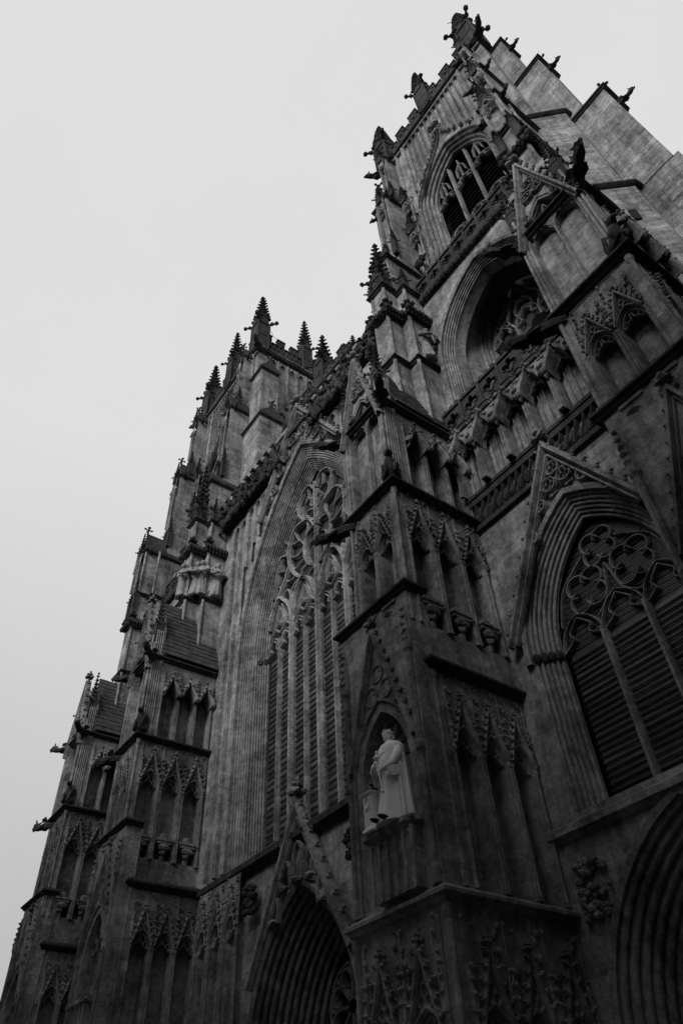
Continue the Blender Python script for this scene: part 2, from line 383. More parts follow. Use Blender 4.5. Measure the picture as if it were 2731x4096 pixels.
def gargoyle_mesh():
    if 'garg' in _cache: return _cache['garg']
    m = MB()
    m.tube([(0,.35,-.12),(0,0,-.05),(0,-.4,-.02),(0,-.75,-.02),(0,-1.0,.04),(0,-1.2,.02)], [.2,.23,.2,.16,.2,.12], 8)
    m.blob((0,-1.12,.16), .19, .22, .18, .15); m.tube([(0,-1.2,.12),(0,-1.42,.04)], [.12,.07], 6); m.tube([(0,-1.18,.02),(0,-1.36,-.08)], [.08,.05], 6)
    for s_ in (-1, 1):
        m.tube([(s_*.1,-1.08,.3),(s_*.2,-1.0,.42)], [.06,.02], 5); m.tube([(s_*.16,-.35,0),(s_*.22,-.55,-.12),(s_*.16,-.75,-.1)], [.08,.07,.05], 5)
        m.grid([[(s_*.12,-.1,.12),(s_*.14,-.55,.16)],[(s_*.34,-.05,.34),(s_*.28,-.45,.3)]])
    me = m.mesh('gargoyle', SOOTY); _cache['garg'] = me; return me
def beast_mesh():
    if 'beast' in _cache: return _cache['beast']
    m = MB()   # seated beast leaning out, wings folded
    m.tube([(0,.25,0),(0,.16,.25),(0,.0,.6),(0,-.14,.95),(0,-.22,1.18)], [.30,.36,.33,.26,.19], 10)
    m.blob((0,-.32,1.34), .22, .27, .21, .12); m.tube([(0,-.42,1.33),(0,-.66,1.24)], [.14,.09], 7)
    for s_ in (-1, 1):
        m.tube([(s_*.12,-.25,1.5),(s_*.17,-.2,1.66)], [.07,.02], 5)
        m.tube([(s_*.2,-.12,.85),(s_*.24,-.38,.5),(s_*.2,-.42,.06)], [.12,.10,.09], 7); m.blob((s_*.2,-.5,.05), .1, .15, .07)
        m.blob((s_*.28,.08,.22), .2, .3, .24, .12); m.blob((s_*.28,-.25,.06), .1, .16, .08)
        m.grid([[(s_*.22,.0,.95),(s_*.3,.25,.55),(s_*.28,.35,.15)],[(s_*.42,.12,1.1),(s_*.46,.36,.6),(s_*.36,.45,.2)],[(s_*.28,.12,1.15),(s_*.3,.42,.6),(s_*.25,.5,.2)]])
    m.tube([(0,.4,.1),(.25,.55,.15),(.35,.4,.3)], [.07,.06,.04], 5)
    me = m.mesh('beast', SOOTY, True); _cache['beast'] = me; return me
def cross_finial(parent, p, s=1.0):
    m = MB(); x, y, z = p
    m.tube([(x,y,z),(x,y,z+1.0*s)], [.12*s,.07*s], 6)
    for a in ((1,0),(-1,0),(0,1),(0,-1)): m.tube([(x,y,z+.62*s),(x+a[0]*.36*s,y+a[1]*.36*s,z+.70*s)], [.08*s,.07*s], 5); m.blob((x+a[0]*.38*s,y+a[1]*.38*s,z+.72*s), .12*s)
    m.blob((x,y,z+1.02*s), .13*s, .13*s, .18*s)
    return put('finial', m.mesh('finial', SOOTY), parent)
_stone = None
def stones(parent, p0, along, width, z0, z1, out_, course=.40, seed=1):
    """ashlar blocks laid in courses on a plain face; each a few millimetres proud of its neighbours"""
    global _stone
    if _stone is None:
        m = MB(); e = .008
        m.hexa([(0,0,0),(1,0,0),(1,1,0),(0,1,0)], [(e,e,1),(1-e,e,1),(1-e,1-e,1),(e,1-e,1)])
        _stone = m.mesh('stone', STONE)
    rnd = random.Random(seed); a = Vector(along).normalized(); n = Vector(out_).normalized(); z = z0; k = 0
    while z < z1-.05:
        h = min(course*rnd.uniform(.85, 1.15), z1-z); x = 0; off = rnd.uniform(.2, .7) if k % 2 else 0
        while x < width-.02:
            l = rnd.uniform(.55, .95); l = off if (x == 0 and off) else l; l = min(l, width-x)
            if width-x-l < .2: l = width-x
            o = bpy.data.objects.new('stone', _stone); COL.objects.link(o)
            d = .03+rnd.uniform(0, .012); g = .0025
            Mx = Matrix.Identity(4); P = Vector(p0)+a*(x+g)+Vector((0,0,z+g))
            for i_, (v_, s_) in enumerate(((a, l-2*g), (Vector((0,0,1)), h-2*g), (n, d))):
                for j_ in range(3): Mx[j_][i_] = v_[j_]*s_
            Mx.translation = P; o.parent = parent; o.matrix_basis = Mx
            x += l
        z += h; k += 1
def saddle(parent, x0, x1, y0, y1, zb, zt, axis, ext, fin=True, garg=True):
    """gabled stone cap of a buttress stage; ridge along axis ('y' west-east, 'x' north-south). ext: outer end coordinate side"""
    m = MB(); o = .10
    if axis == 'y':
        xc = (x0+x1)/2
        m.prism([(x0-o,y0-o,zb),(x1+o,y0-o,zb),(x1+o,y0-o,zb+.18),(xc,y0-o,zt),(x0-o,y0-o,zb+.18)], (0,y1-y0+o,0))
        put('gablet', m.mesh('gablet', SOOTY), parent)
        if fin: cross_finial(parent, (xc, y0-.05, zt-.1), .72)
        if garg:
            put('gargoyle', gargoyle_mesh(), parent, (x0-.05, y0+.2, zb-1.3), -pi/2*.75, (.65,.65,.65)); put('gargoyle', gargoyle_mesh(), parent, (x1, y0+.3, zb-.35), pi/2*.85, (.5,.5,.5))
    else:
        yc = (y0+y1)/2; a, b = (x0, x1+o) if ext > 0 else (x0-o, x1)
        m.prism([(a,y0-o,zb),(a,y1+o,zb),(a,y1+o,zb+.18),(a,yc,zt),(a,y0-o,zb+.18)], (b-a,0,0))
        put('gablet', m.mesh('gablet', SOOTY), parent)
        e = x1 if ext > 0 else x0
        if fin: cross_finial(parent, (e, yc, zt-.1), .72)
        if garg: put('gargoyle', gargoyle_mesh(), parent, (e, y0+.2, zb-2.2), (pi/2 if ext > 0 else -pi/2), (.6,.6,.6))

def tracery_gable(parent, cx, y, zf, hw, za, th=.26, crk=.16, n=9, name='gable', mat=None, fill=()):
    """steep openwork gable: raking mouldings, crockets, finial, flowing tracery inside"""
    m = MB()
    for s_ in (-1, 1):
        bar(m, [(cx+s_*hw, zf), (cx, za)], y-.12, th, .34); bar(m, [(cx+s_*(hw-th*.75), zf), (cx, za-th*1.9)], y-.02, th*.45, .2)
        l = Vector((za-zf, 0, hw)).normalized(); crocket_line(m, (cx+s_*hw, zf), (cx, za), y+.02, crk, n, (s_*l.x, l.z))
    finial(m, cx, y+.04, za+.05, crk*4.2)
    for (u_, pz, rr) in fill:
        px = cx+u_; bar(m, [(px+rr*cos(k*pi/8), pz+rr*sin(k*pi/8)) for k in range(17)], y+.02, .08, .16)
        for k in range(3):
            a0 = pi/2+k*2*pi/3; bar(m, [(px+rr*.45*cos(a0)+rr*.4*cos(a0+(t-4)*pi/5), pz+rr*.45*sin(a0)+rr*.4*sin(a0+(t-4)*pi/5)) for t in range(9)], y+.05, .045, .12)
    return put(name, m.mesh(name, mat or CARVED), parent)
def pierced_parapet(parent, p0, along, length, z, h, t=.22, unit=.9, name='parapet_panel', crest=False, mat=None):
    """openwork parapet: each panel a slab with a pierced quatrefoil"""
    n = max(1, round(length/unit)); w = length/n; key = ('ppar', round(w,2), round(h,2), crest)
    if key not in _cache:
        m = MB(); R = .33*min(w, h); c = (0, h*.5); N = 24
        def hole(k): 
            a = 2*pi*k/N; q = abs(cos(2*a)); rr = R*(.62+.5*q); return (c[0]+rr*cos(a), c[1]+rr*sin(a))
        def outer(k):
            a = 2*pi*k/N; ca, sa = cos(a), sin(a); kx = (w/2)/abs(ca) if abs(ca) > 1e-6 else 1e9; kz = (h/2)/abs(sa) if abs(sa) > 1e-6 else 1e9
            rr = min(kx, kz); return (c[0]+rr*ca, c[1]+rr*sa)
        rows = []
        for fn, yy in ((outer, 0), (hole, 0), (hole, t), (outer, t)): rows.append([(fn(k)[0], yy, fn(k)[1]) for k in range(N)])
        m.grid(rows+[rows[0]], True)
        bar(m, [hole(k) for k in range(N+1)], -.05, .07, .1)
        m.box(-w/2, w/2, -.08, t+.06, h, h+.12); m.box(-w/2, w/2, -.06, t+.04, -.02, .08); m.box(-w/2-.06, -w/2+.06, -.07, t+.02, 0, h)
        if crest:
            for k in range(3): m.blob((-w/2+w*(k+.5)/3, .05, h+.22), .12, .12, .17)
        _cache[key] = m.mesh('parapet_panel', mat or SOOTY)
    a = Vector(along).normalized(); rz = atan2(a.y, a.x)
    for i in range(n): put(name, _cache[key], parent, Vector(p0)+a*w*(i+.5)+Vector((0,0,z)), rz)
def battlement(parent, p0, along, length, z, h1, h2, t=.3, unit=1.5):
    """pierced battlemented parapet, one object for each merlon bay"""
    n = max(1, round(length/unit)); w = length/n; key = ('bat', round(w,2), h1, h2)
    if key not in _cache:
        m = MB(); N = 12
        def slab(x0, x1, z0, z1, holes):
            cw = (x1-x0)/holes
            for q in range(holes):
                cx = x0+cw*(q+.5); cz = (z0+z1)/2; R = .26*min(cw, z1-z0)
                hole = [(cx+R*.8*cos(2*pi*k/N), cz+R*1.25*sin(2*pi*k/N)) for k in range(N)]
                outp = []
                for k in range(N):
                    ca, sa = cos(2*pi*k/N), sin(2*pi*k/N); rr = min((cw/2)/max(abs(ca),1e-6), ((z1-z0)/2)/max(abs(sa),1e-6)); outp.append((cx+rr*ca, cz+rr*sa))
                rows = [[(p[0],0,p[1]) for p in outp],[(p[0],0,p[1]) for p in hole],[(p[0],t,p[1]) for p in hole],[(p[0],t,p[1]) for p in outp]]; m.grid(rows+[rows[0]], True)
        slab(-w/2, w/2, 0, h1, 3); slab(-w/2+.02, w*.08, h1+.0, h1+h2, 2)
        m.box(w*.08, w/2, -.05, t+.05, h1, h1+.1); m.box(-w/2-.01, w*.08+.05, -.06, t+.06, h1+h2, h1+h2+.14); m.box(-w/2,w/2,-.07,t+.03,-.06,.06)
        _cache[key] = m.mesh('merlon', SOOTY)
    a = Vector(along).normalized(); rz = atan2(a.y, a.x)
    for i in range(n): put('merlon', _cache[key], parent, Vector(p0)+a*w*(i+.5)+Vector((0,0,z)), rz)
def tiled_roof(parent, x0, x1, y0, y1, ze, zr):
    """south slope of a buttress roof laid in courses of thick stone slates, ridge along y"""
    xc = (x0+x1)/2; m = MB(); n = 13; dx, dz = x1-xc+.18, zr-ze; l = sqrt(dx*dx+dz*dz)
    m.prism([(x0-.15,y0,ze),(x1+.12,y0,ze),(xc,y0,zr-.05)], (0,y1-y0,0)); put('roof', m.mesh('roof', TILE), parent)
    key = ('tile', round(l/n,2))
    if key not in _cache:
        t = MB(); t.hexa([(0,0,0),(0,.48,0),(-l/n*1.25,.48,0),(-l/n*1.25,0,0)], [(0,0,.07),(0,.48,.07),(-l/n*1.25,.48,.035),(-l/n*1.25,0,.035)]); _cache[key] = t.mesh('roof_tile', TILE)
    ang = atan2(dz, dx)
    for i in range(n):
        q = (i+.0)/n; y = y0-(.24 if i % 2 else 0)
        while y < y1-.1:
            o = put('roof_tile', _cache[key], parent, (x1+.18-dx*q+.02, max(y, y0-.02), ze+dz*q+.03))
            o.rotation_euler = (random.uniform(-.02,.02), ang+random.uniform(-.015,.03), 0); y += .49

# ------------------------------------------------------------------ the setting
m = MB(); m.add([(-400,-400,0),(400,-400,0),(400,400,0),(-400,400,0)], [(0,1,2,3)])
g = put('ground', m.mesh('ground', PAVE)); tag(g, kind='structure')

# unseen belt of tall trees, added behind the camera to shade the lower front
LEAF = plain('dark_foliage', .045, .9, 2, .5, .1)
def shade_treeline():
    rt = random.Random(9); m = MB()
    spots = [(-74+i*6.1+rt.uniform(-1, 1), -9.9+rt.uniform(-1.2, .5)) for i in range(15)]+[(10.5+rt.uniform(-1, 1.5), -6+5.2*i) for i in range(7)]+[(17+rt.uniform(-1, 2), -4+6*i) for i in range(5)]
    for i, (x, y) in enumerate(spots):
        zc = 17.5+rt.uniform(-1, 1.5); R = (rt.uniform(4.2, 4.9), rt.uniform(3.4, 4.0), rt.uniform(13, 14.6))
        m.tube([(x, y, 0), (x+.2, y, 4), (x-.2, y+.2, 12), (x, y, 22)], [.6, .5, .35, .12], 7)
        for k in range(5):
            a = k*1.26+i; m.tube([(x, y, 5+2*k), (x+cos(a)*1.6, y+sin(a)*1.6, 7.5+2*k), (x+cos(a)*2.8, y+sin(a)*2.8, 10+2*k)], [.2, .14, .06], 5)
        for k in range(3600):
            t = rt.uniform(0, 2*pi); w = rt.uniform(-1, 1); q = sqrt(1-w*w); rad = rt.uniform(.45, 1.05)+.15*sin(5*t+7*w)
            c = Vector((x+R[0]*rad*q*cos(t), y+R[1]*rad*q*sin(t), zc+R[2]*rad*w))
            if c.z < 3.0: continue
            a = Vector((rt.uniform(-1,1), rt.uniform(-1,1), rt.uniform(-1,1))).normalized(); b = a.cross(Vector((.3,.5,.8))).normalized(); sz = rt.uniform(.42, .75)
            m.add([c-a*sz, c+b*sz*.6, c+a*sz, c-b*sz*.6], [(0,1,2,3)])
    tag(put('shade_treeline', m.mesh('shade_treeline', LEAF)), 'added belt of tall leafy trees out of view, shading the lower cathedral front', 'trees', kind='stuff')
shade_treeline()

# ------------------------------------------------------------------ buttresses of the west front
FIGURE_SPOTS = []
def west_buttress(X, sd):
    """X maps the tower's own axis to world x; sd -1 nave side, +1 outer side"""
    rng = lambda a_, b_: tuple(sorted((X(sd*a_), X(sd*b_))))
    x0, x1 = rng(3.5, 5.75); sx0, sx1 = rng(3.47, 6.45)
    p = MB(); o = put('buttress', bpy.data.meshes.new('buttress'), ROOT)
    yf, yb = 10.85, 14.5
    # lowest storey
    stage(o, p, sx0, sx1, 10.72, yb, 0, 6.05, 2, 3, 'gabled', 'gabled')
    string_course(o, sx0, sx1, 10.72, yb, 6.03, .36, .22, CARVED)
    # statue storey: deep body with gabled niches on the flank
    stage(o, p, sx0+.004, sx1-.004, 11.3, yb, 6.4, 11.55, 0, 3, 'gabled', 'gabled')
    # frontispiece slab with one tall niche
    xc = (sx0+sx1)/2; a = .92; zs, rise = 9.35, 1.55; y = 10.73
    wall_arch(p, sx0, sx1, 6.4, 13.9, y, xc, 7.85, zs, a, rise, 12)
    P = poly_arch(xc, 7.85, zs, a, rise, 12); p.grid([[(x,y,z) for x,z in P],[(x*.96+xc*.04,y+.5,z) for x,z in P]]); p.box(sx0, sx1, y+.5, 11.42, 6.4, 13.9)
    p.add([(sx1,y,6.4),(sx1,y+.5,6.4),(sx1,y+.5,13.9),(sx1,y,13.9)], [(0,1,2,3)]); p.add([(sx0,y,6.4),(sx0,y+.5,6.4),(sx0,y+.5,13.9),(sx0,y,13.9)], [(0,1,2,3)])
    fm = MB()
    moulding(fm, xc, 6.4, zs, a, rise, rolls(.34, y-.06, -.02, y+.30, 3, .06), 12)
    for k in range(5):      # cusped inner arch
        t0 = .18+.64*k/4
        A = arch(a*.97, rise, 20); q = A[int(t0*40)]; cxk, czk = xc+q[0]*.72, zs+q[1]*.74
        bar(fm, [(cxk+.26*cos(j*pi/5), czk+.26*sin(j*pi/5)) for j in range(11)], y+.24, .05, .12)
    for s_ in (-1, 1):
        fm.lathe([(.11,6.4),(.11,6.7),(.075,6.8),(.075,9.2),(.12,9.3),(.12,9.42),(.09,9.5),(.09,11.9),(.14,12.0),(.14,12.2),(.02,13.5)], 8, (xc+s_*1.36, y-.05, 0))
        for k in range(5): fm.blob((xc+s_*1.36, y-.12, 12.3+.24*k), .11-.012*k)
    put('niche_moulding', fm.mesh('niche_moulding', CARVED), o)
    tracery_gable(o, xc, y-.06, 9.7, 1.25, 13.35, .15, .10, 10, fill=[(0, 12.0, .24), (-.3, 11.45, .26), (.3, 11.45, .26), (-.78, 10.75, .2), (.78, 10.75, .2)])
    pm = MB()                # panelled pedestal under the statue shelf
    px0, px1 = xc-.42, xc+1.02
    pm.box(px0, px1, y-.28, y+.3, 6.42, 7.68)
    for k in range(6): pm.tube([(px0+.02+(px1-px0-.04)*k/5, y-.29, 6.42), (px0+.02+(px1-px0-.04)*k/5, y-.29, 7.66)], .045, 6)
    for k in range(5):
        cx_ = px0+(px1-px0)*(k+.5)/5; bar(pm, [(cx_+q[0], 7.38+q[1]) for q in arch(.13, .2, 5)], y-.33, .05, .08)
    pm.grid([[(px0-oo, y+.3, zz), (px0-oo, y-.28-oo, zz), (px1+oo-.25, y-.28-oo, zz), (px1+oo, y-.05-oo, zz), (px1+oo, y+.3, zz)] for oo, zz in ((0,7.6),(.10,7.7),(.14,7.74),(.14,7.84),(.0,7.86))])
    pm.box(px0-.1, px1+.1, y-.35, y+.45, 7.80, 7.855)
    put('pedestal', pm.mesh('pedestal', STONE), o)
    string_course(o, sx0, sx1, y, 11.42, 13.88, .36, .2)
    string_course(o, sx0, sx1, 11.3, yb, 11.52, .40, .26)
    # figure storey
    p.box(x0, x1, 11.0, yb, 11.8, 13.0); p.box(x1-.4, x1+.008, 10.9, 11.5, 11.9, 14.15)
    stage(o, p, x0, x1, yf, yb, 12.95, 18.12, 2, 3, 'small', 'small')
    string_course(o, x0, x1, yf, yb, 18.1, .36, .28)
    put('gargoyle', gargoyle_mesh(), o, (x0-.1, yf-.05, 18.15), -pi/2*.75, (1.0,1.0,1.0))
    put('beast', beast_mesh(), o, (x1+.02, yf-.05, 18.42), pi/4, (.68,.68,.78))
    # tall panelled storey with dark canopies
    stage(o, p, x0, x1, yf+.47, yb, 18.4, 22.55, 0, 3, 'panel', 'panel')
    string_course(o, x0, x1, yf, yb, 22.5, .34, .24)
    for gx, gr in ((x1, pi/4), (x0, -pi/4)): put('gargoyle', gargoyle_mesh(), o, (gx, yf, 22.6), gr, (.9,.9,.9))
    # front canopy slab, roof behind it
    xg = (x0+x1)/2; fs = MB(); ya = yf-.04; fa = .86
    wall_arch(fs, x0, x1, 18.42, 24.6, ya, xg, 18.5, 22.0, fa, 1.9, 10)
    Pq = poly_arch(xg, 18.5, 22.0, fa, 1.9, 10); fs.grid([[(x,ya,z) for x,z in Pq],[(x*.95+xg*.05,ya+.34,z) for x,z in Pq]])
    fs.box(x0, x1, ya+.34, yf+.5, 18.42, 24.6); fs.prism([(x0,ya,24.6),(x1,ya,24.6),(x1-.35,ya,25.7),(x0+.35,ya,25.7)], (0,.5,0))
    for xx in (x0, x1): fs.add([(xx,ya,18.42),(xx,ya+.34,18.42),(xx,ya+.34,24.6),(xx,ya,24.6)], [(0,1,2,3)])
    moulding(fs, xg, 18.5, 22.0, fa, 1.9, rolls(.14, ya-.05, -.03, ya+.22, 2, .04), 10)
    bar(fs, [(xg, 18.5), (xg, 22.3)], ya+.12, .12, .25)
    for e in (-1, 1):
        bar(fs, [(xg+e*fa/2+q[0], 22.0+q[1]) for q in arch(fa/2, .62, 7)], ya+.14, .09, .22)
        bar(fs, smooth_path([(xg, 22.3), (xg+e*.34, 22.85), (xg+e*.12, 23.35), (xg, 23.8)], 4), ya+.14, .08, .22)
        bar(fs, smooth_path([(xg+e*fa, 22.3), (xg+e*.5, 22.7), (xg+e*.34, 22.9)], 4), ya+.14, .08, .22)
        for k in (0, 1): fs.tube([(xg+e*(fa+.12+.12*k), ya-.06, 18.45), (xg+e*(fa+.12+.12*k), ya-.06, 24.0-.8*k)], .05, 6)
    for q_ in range(3):
        for k in range(4): fs.tube([(x1+.03, ya+.08+.11*k, 18.45), (x1+.03, ya+.08+.11*k, 24.3)], .035, 5) if q_ == 0 else None
    put('canopy_slab', fs.mesh('canopy_slab', STONE), o)
    tracery_gable(o, xg, yf-.2, 21.9, (x1-x0)/2-.02, 26.6, .16, .13, 9, fill=[(0, 25.0, .26), (-.22, 24.45, .2), (.22, 24.45, .2), (-.62, 23.35, .2), (.62, 23.35, .2)])
    for s_, xx in ((-1, x0+.16), (1, x1-.16)): put('pinnacle', pinnacle_mesh(.36, 1.2, 1.9), o, (xx, yf+.1, 23.6))
    tiled_roof(o, x0, x1, yf+.5, 14.4, 22.85, 26.9)
    # figure shelf and upper stages
    ux0, ux1 = rng(4.05, 4.9); rx0, rx1 = rng(3.5, 5.45 if sd < 0 else 4.93)
    yF = 13.2 if sd < 0 else 12.5
    p.box(ux0, ux1, 12.5, yb+1.4, 22.6, 34.0); p.box(ux0+.003, ux1-.003, yF, yb+1.4, 33.9, 38.2); p.box(rx0, rx1, 13.35, yb+1.3, 22.6, 33.8)
    string_course(o, ux0, ux1, 12.5, 13.4, 27.5, .32, .2); string_course(o, rx0, rx1, 13.35, yb+.3, 27.5, .32, .2)
    string_course(o, ux0, ux1, 12.5, 13.4, 33.9, .34, .22); string_course(o, rx0, rx1, 13.35, yb+.3, 33.7, .34, .22)
    cm = MB()
    for (xa, xb, yy, ye) in ((ux0, ux1, 12.5, 13.3), (rx0, rx1, 13.35, 14.4)):
        cm.grid([[(xa-oo, ye, zz), (xa-oo, yy-oo, zz), (xb+oo, yy-oo, zz), (xb+oo, ye, zz)] for oo, zz in ((.02,31.15),(.22,31.25),(.28,31.45),(.20,31.6),(.02,31.9))])
        for k in range(7):
            cm.blob((xa-.28+(xb-xa+.56)*k/6, yy-.3, 31.45), .13, .12, .22); cm.blob((xb+.3, yy-.3+(ye-yy+.3)*k/6, 31.45), .12, .13, .22); cm.blob((xb+.2, yy-.25+(ye-yy+.3)*k/6, 31.2), .1, .1, .12)
        finial(cm, xb+.12, yy-.12, 31.7, .6); finial(cm, xa-.12, yy-.12, 31.7, .6)
    put('figure_canopy', cm.mesh('figure_canopy', SOOTY), o)
    for xx, yy in ((ux1, 12.5), (ux0, 12.5), (rx1, 13.35)):
        sh = MB(); sh.tube([(xx, yy, 22.6), (xx, yy, 33.8 if sd < 0 else 38.0)], .09, 8); put('shaft', sh.mesh('shaft', STONE), o)
    FIGURE_SPOTS.append((rx0, rx1, ux0, ux1))
    # upper gablets
    string_course(o, ux0, ux1, yF, 15.6, 38.0, .3, .2); saddle(o, ux0, ux1, yF, 15.7, 38.3, 39.4 if sd < 0 else 40.2, 'y', -1, fin=sd > 0, garg=sd > 0)
    vx0, vx1 = rng(4.0, 4.7); wx0, wx1 = rng(4.0, 4.45)
    p.box(vx0, vx1, 14.1, 17, 38.2, 47.6); string_course(o, vx0, vx1, 14.1, 16.4, 47.4, .3, .18); saddle(o, vx0, vx1, 14.1, 16.5, 47.7, 49.4, 'y', -1)
    p.box(wx0, wx1, 14.9, 17, 47.6, 56.0); saddle(o, wx0, wx1, 14.9, 16.6, 55.9, 57.3, 'y', -1)
    # crocketed niches climbing the front of the upper stages
    if sd < 0:
        put('pinnacle', pinnacle_mesh(.72, 1.5, 4.0), o, ((ux0+ux1)/2, 12.85, 34.1))
        for xx, yy in ((ux0, 12.55), (ux1, 12.55), (rx1, 13.45), (rx0, 13.45)): put('pinnacle', pinnacle_mesh(.3, .7, 1.3), o, (xx, yy, 34.0))
    for (xa, xb, yy, z_, h_) in ((() if sd < 0 else ((ux0, ux1, 12.5, 34.4, 3.4),))+((vx0, vx1, 14.1, 41.5, 5.6), (wx0, wx1, 14.9, 50.2, 5.2))):
        cu = (xa+xb)/2; put('niche', niche_mesh('gabled', xb-xa, h_), o, (cu, yy-.28, z_)); put('pinnacle', pinnacle_mesh(.34, .9, 1.8), o, (cu, yy-.25, z_+h_-.5))
        for e in (xa, xb): put('pinnacle', pinnacle_mesh(.26, 1.6, 1.5), o, (e, yy-.12, z_-2.2))
    p2 = o.data; p2.from_pydata(p.v, [], p.f); p2.materials.append(STONE); p2.update()
    return o

# ------------------------------------------------------------------ one west tower
def window_tracery(m, paths, cx, y, w, d):
    for P in paths: bar(m, [(cx+a, b) for a, b in P], y, w, d)
def panes(parent, x0, x1, z0, z1, y, step, zs=None):
    key = ('pane', round(x1-x0,2), round(step,2))
    if key not in _cache:
        t = MB(); w, h = x1-x0, step; t.box(-w/2, w/2, 0, .02, .012, h-.012); _cache[key] = t.mesh('pane', GLASS)
        t = MB(); t.box(-w/2, w/2, -.03, .0, -.016, .016); _cache[('sb', key)] = t.mesh('saddle_bar', LEAD)
    n = int((z1-z0)/step)
    for i in range(n):
        o = put('pane', _cache[key], parent, ((x0+x1)/2, y, z0+i*step)); o.rotation_euler = (random.uniform(-.045,.01), 0, random.uniform(-.03,.03))
        put('saddle_bar', _cache[('sb', key)], parent, ((x0+x1)/2, y-.03, z0+i*step))
def tower(cx, s):
    X = lambda u_: cx+s*u_
    wl = MB(); wall = put('tower_wall', bpy.data.meshes.new('tower_wall'), ROOT)
    x0, x1 = cx-3.5, cx+3.5; y = 14.5
    # --- aisle portal
    pa, pz, pr = 1.55, 3.6, 2.6
    wall_arch(wl, x0, x1, 0, 8.0, y, cx, 0, pz, pa, pr, 12, 1.35)
    pm = MB(); moulding(pm, cx, 0, pz, pa, pr, rolls(1.35, y, 0, y+1.5, 9, .06), 14); moulding(pm, cx, 0, pz, pa, pr, [(1.36,y),(1.36,y-.12),(1.5,y-.16),(1.58,y-.06),(1.58,y)], 14)
    portal = put('portal', pm.mesh('portal', CARVED), ROOT)
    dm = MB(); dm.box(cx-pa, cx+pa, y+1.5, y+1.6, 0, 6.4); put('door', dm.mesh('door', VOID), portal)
    for s_ in (-1, 1):
        fo = MB()
        for k in range(46): fo.blob((cx+s_*(2.55+random.uniform(-.35,.5)), y-.05-random.random()*.1, 6.5+random.uniform(-.5,.7)), random.uniform(.05,.12))
        put('foliage_boss', fo.mesh('foliage_boss', CARVED), portal)
    # --- aisle window
    aw, zs, rz_ = 2.05, 12.5, 3.55
    wall_arch(wl, x0, x1, 8.0, 19.6, y, cx, 8.25, zs, aw, rz_, 12, .62)
    wm = MB(); moulding(wm, cx, 8.25, zs, aw, rz_, rolls(.62, y, 0, y+.55, 6, .045), 14); moulding(wm, cx, zs-.2, zs, aw, rz_, [(.63,y),(.63,y-.14),(.76,y-.2),(.86,y-.08),(.86,y)], 14)
    win = put('aisle_window', wm.mesh('aisle_window', STONE), ROOT)
    for s_ in (-1, 1):
        cap = MB()
        for k in range(4): cap.blob((cx+s_*(aw+.08+.15*k), y+.42-.13*k, zs-.05), .14, .14, .2)
        put('capital', cap.mesh('capital', SOOTY), win)
    yt = y+.5; pitch = 2*aw/3
    for k in (1, 2):
        t = MB(); bar(t, [(cx-aw+pitch*k, 8.25), (cx-aw+pitch*k, 12.6)], yt-.05, .18, .28); put('mullion', t.mesh('mullion', CARVED), win)
    t = MB(); paths = []
    for k in range(3):
        c = -aw+pitch*(k+.5); paths.append([(c+a, 12.5+b) for a, b in arch(pitch/2, .95, 8)])
        for e in (-1, 1): paths.append(smooth_path([(c+e*pitch*.5, 12.5), (c+e*pitch*.2, 12.75), (c+e*.26*pitch, 12.98), (c, 13.35)], 3))
    def quat(c, z, R_):
        for k in range(4):
            a0 = k*pi/2+pi/4; paths.append([(c+R_*.52*cos(a0)+R_*.50*cos(a0+(j-7)*pi/10.0), z+R_*.52*sin(a0)+R_*.50*sin(a0+(j-7)*pi/10.0)) for j in range(15)])
    quat(-.78, 13.95, .70); quat(.78, 13.95, .70); quat(0, 15.02, .62)
    for e in (-1, 1): paths.append(smooth_path([(e*.68, 13.0), (e*.25, 13.4), (e*.1, 14.0), (0, 14.4)], 4)); paths.append(smooth_path([(e*1.9, 13.3), (e*1.55, 14.3), (e*1.0, 14.75), (e*.6, 15.0)], 4))
    window_tracery(t, paths, cx, yt+.08, .065, .18); put('tracery', t.mesh('tracery', CARVED), win)
    t = MB(); t.add([(cx-aw-.1,yt+.26,12.4),(cx+aw+.1,yt+.26,12.4),(cx+aw+.1,yt+.26,16.7),(cx-aw-.1,yt+.26,16.7)],[(0,1,2,3)]); put('glazing', t.mesh('glazing', GLASS), win)
    for k in range(21):
        b_ = MB(); b_.box(cx-aw, cx+aw, yt+.2, yt+.22, 12.55+.17*k, 12.575+.17*k); put('saddle_bar', b_.mesh('saddle_bar', LEAD), win)
    for k in range(3): panes(win, cx-aw+pitch*k+.08, cx-aw+pitch*(k+1)-.08, 8.3, 12.45, yt+.2, .17)
    sm = MB(); sm.grid([[(x0, y+.6-0, 8.35), (x1, y+.6, 8.35)], [(x0, y-.02, 8.1), (x1, y-.02, 8.1)], [(x0, y-.24, 7.98), (x1, y-.24, 7.98)], [(x0, y-.24, 7.82), (x1, y-.24, 7.82)], [(x0, y-.05, 7.7), (x1, y-.05, 7.7)]]); put('sill', sm.mesh('sill', STONE), win)
    tracery_gable(win, cx, y-.3, 13.0, 3.1, 18.9, .24, .15, 11, fill=[(0, 17.85, .24), (-.3, 17.35, .25), (.3, 17.35, .25), (-.85, 16.85, .22), (.85, 16.85, .22), (-1.4, 15.95, .2), (1.4, 15.95, .2)])
    # --- carved band and blind panels
    ob = put('gallery', bpy.data.meshes.new('gallery'), ROOT); gm = MB()
    gm.box(x0, x1, y-.16, y, 17.9, 18.1); gm.box(x0, x1, y-.2, y+.0, 18.98, 19.25)
    for k in range(30):
        gm.blob((x0+7*(k+.5)/30, y-.05, 18.5+.12*sin(k*2.1)), .2, .12, .3, .35)
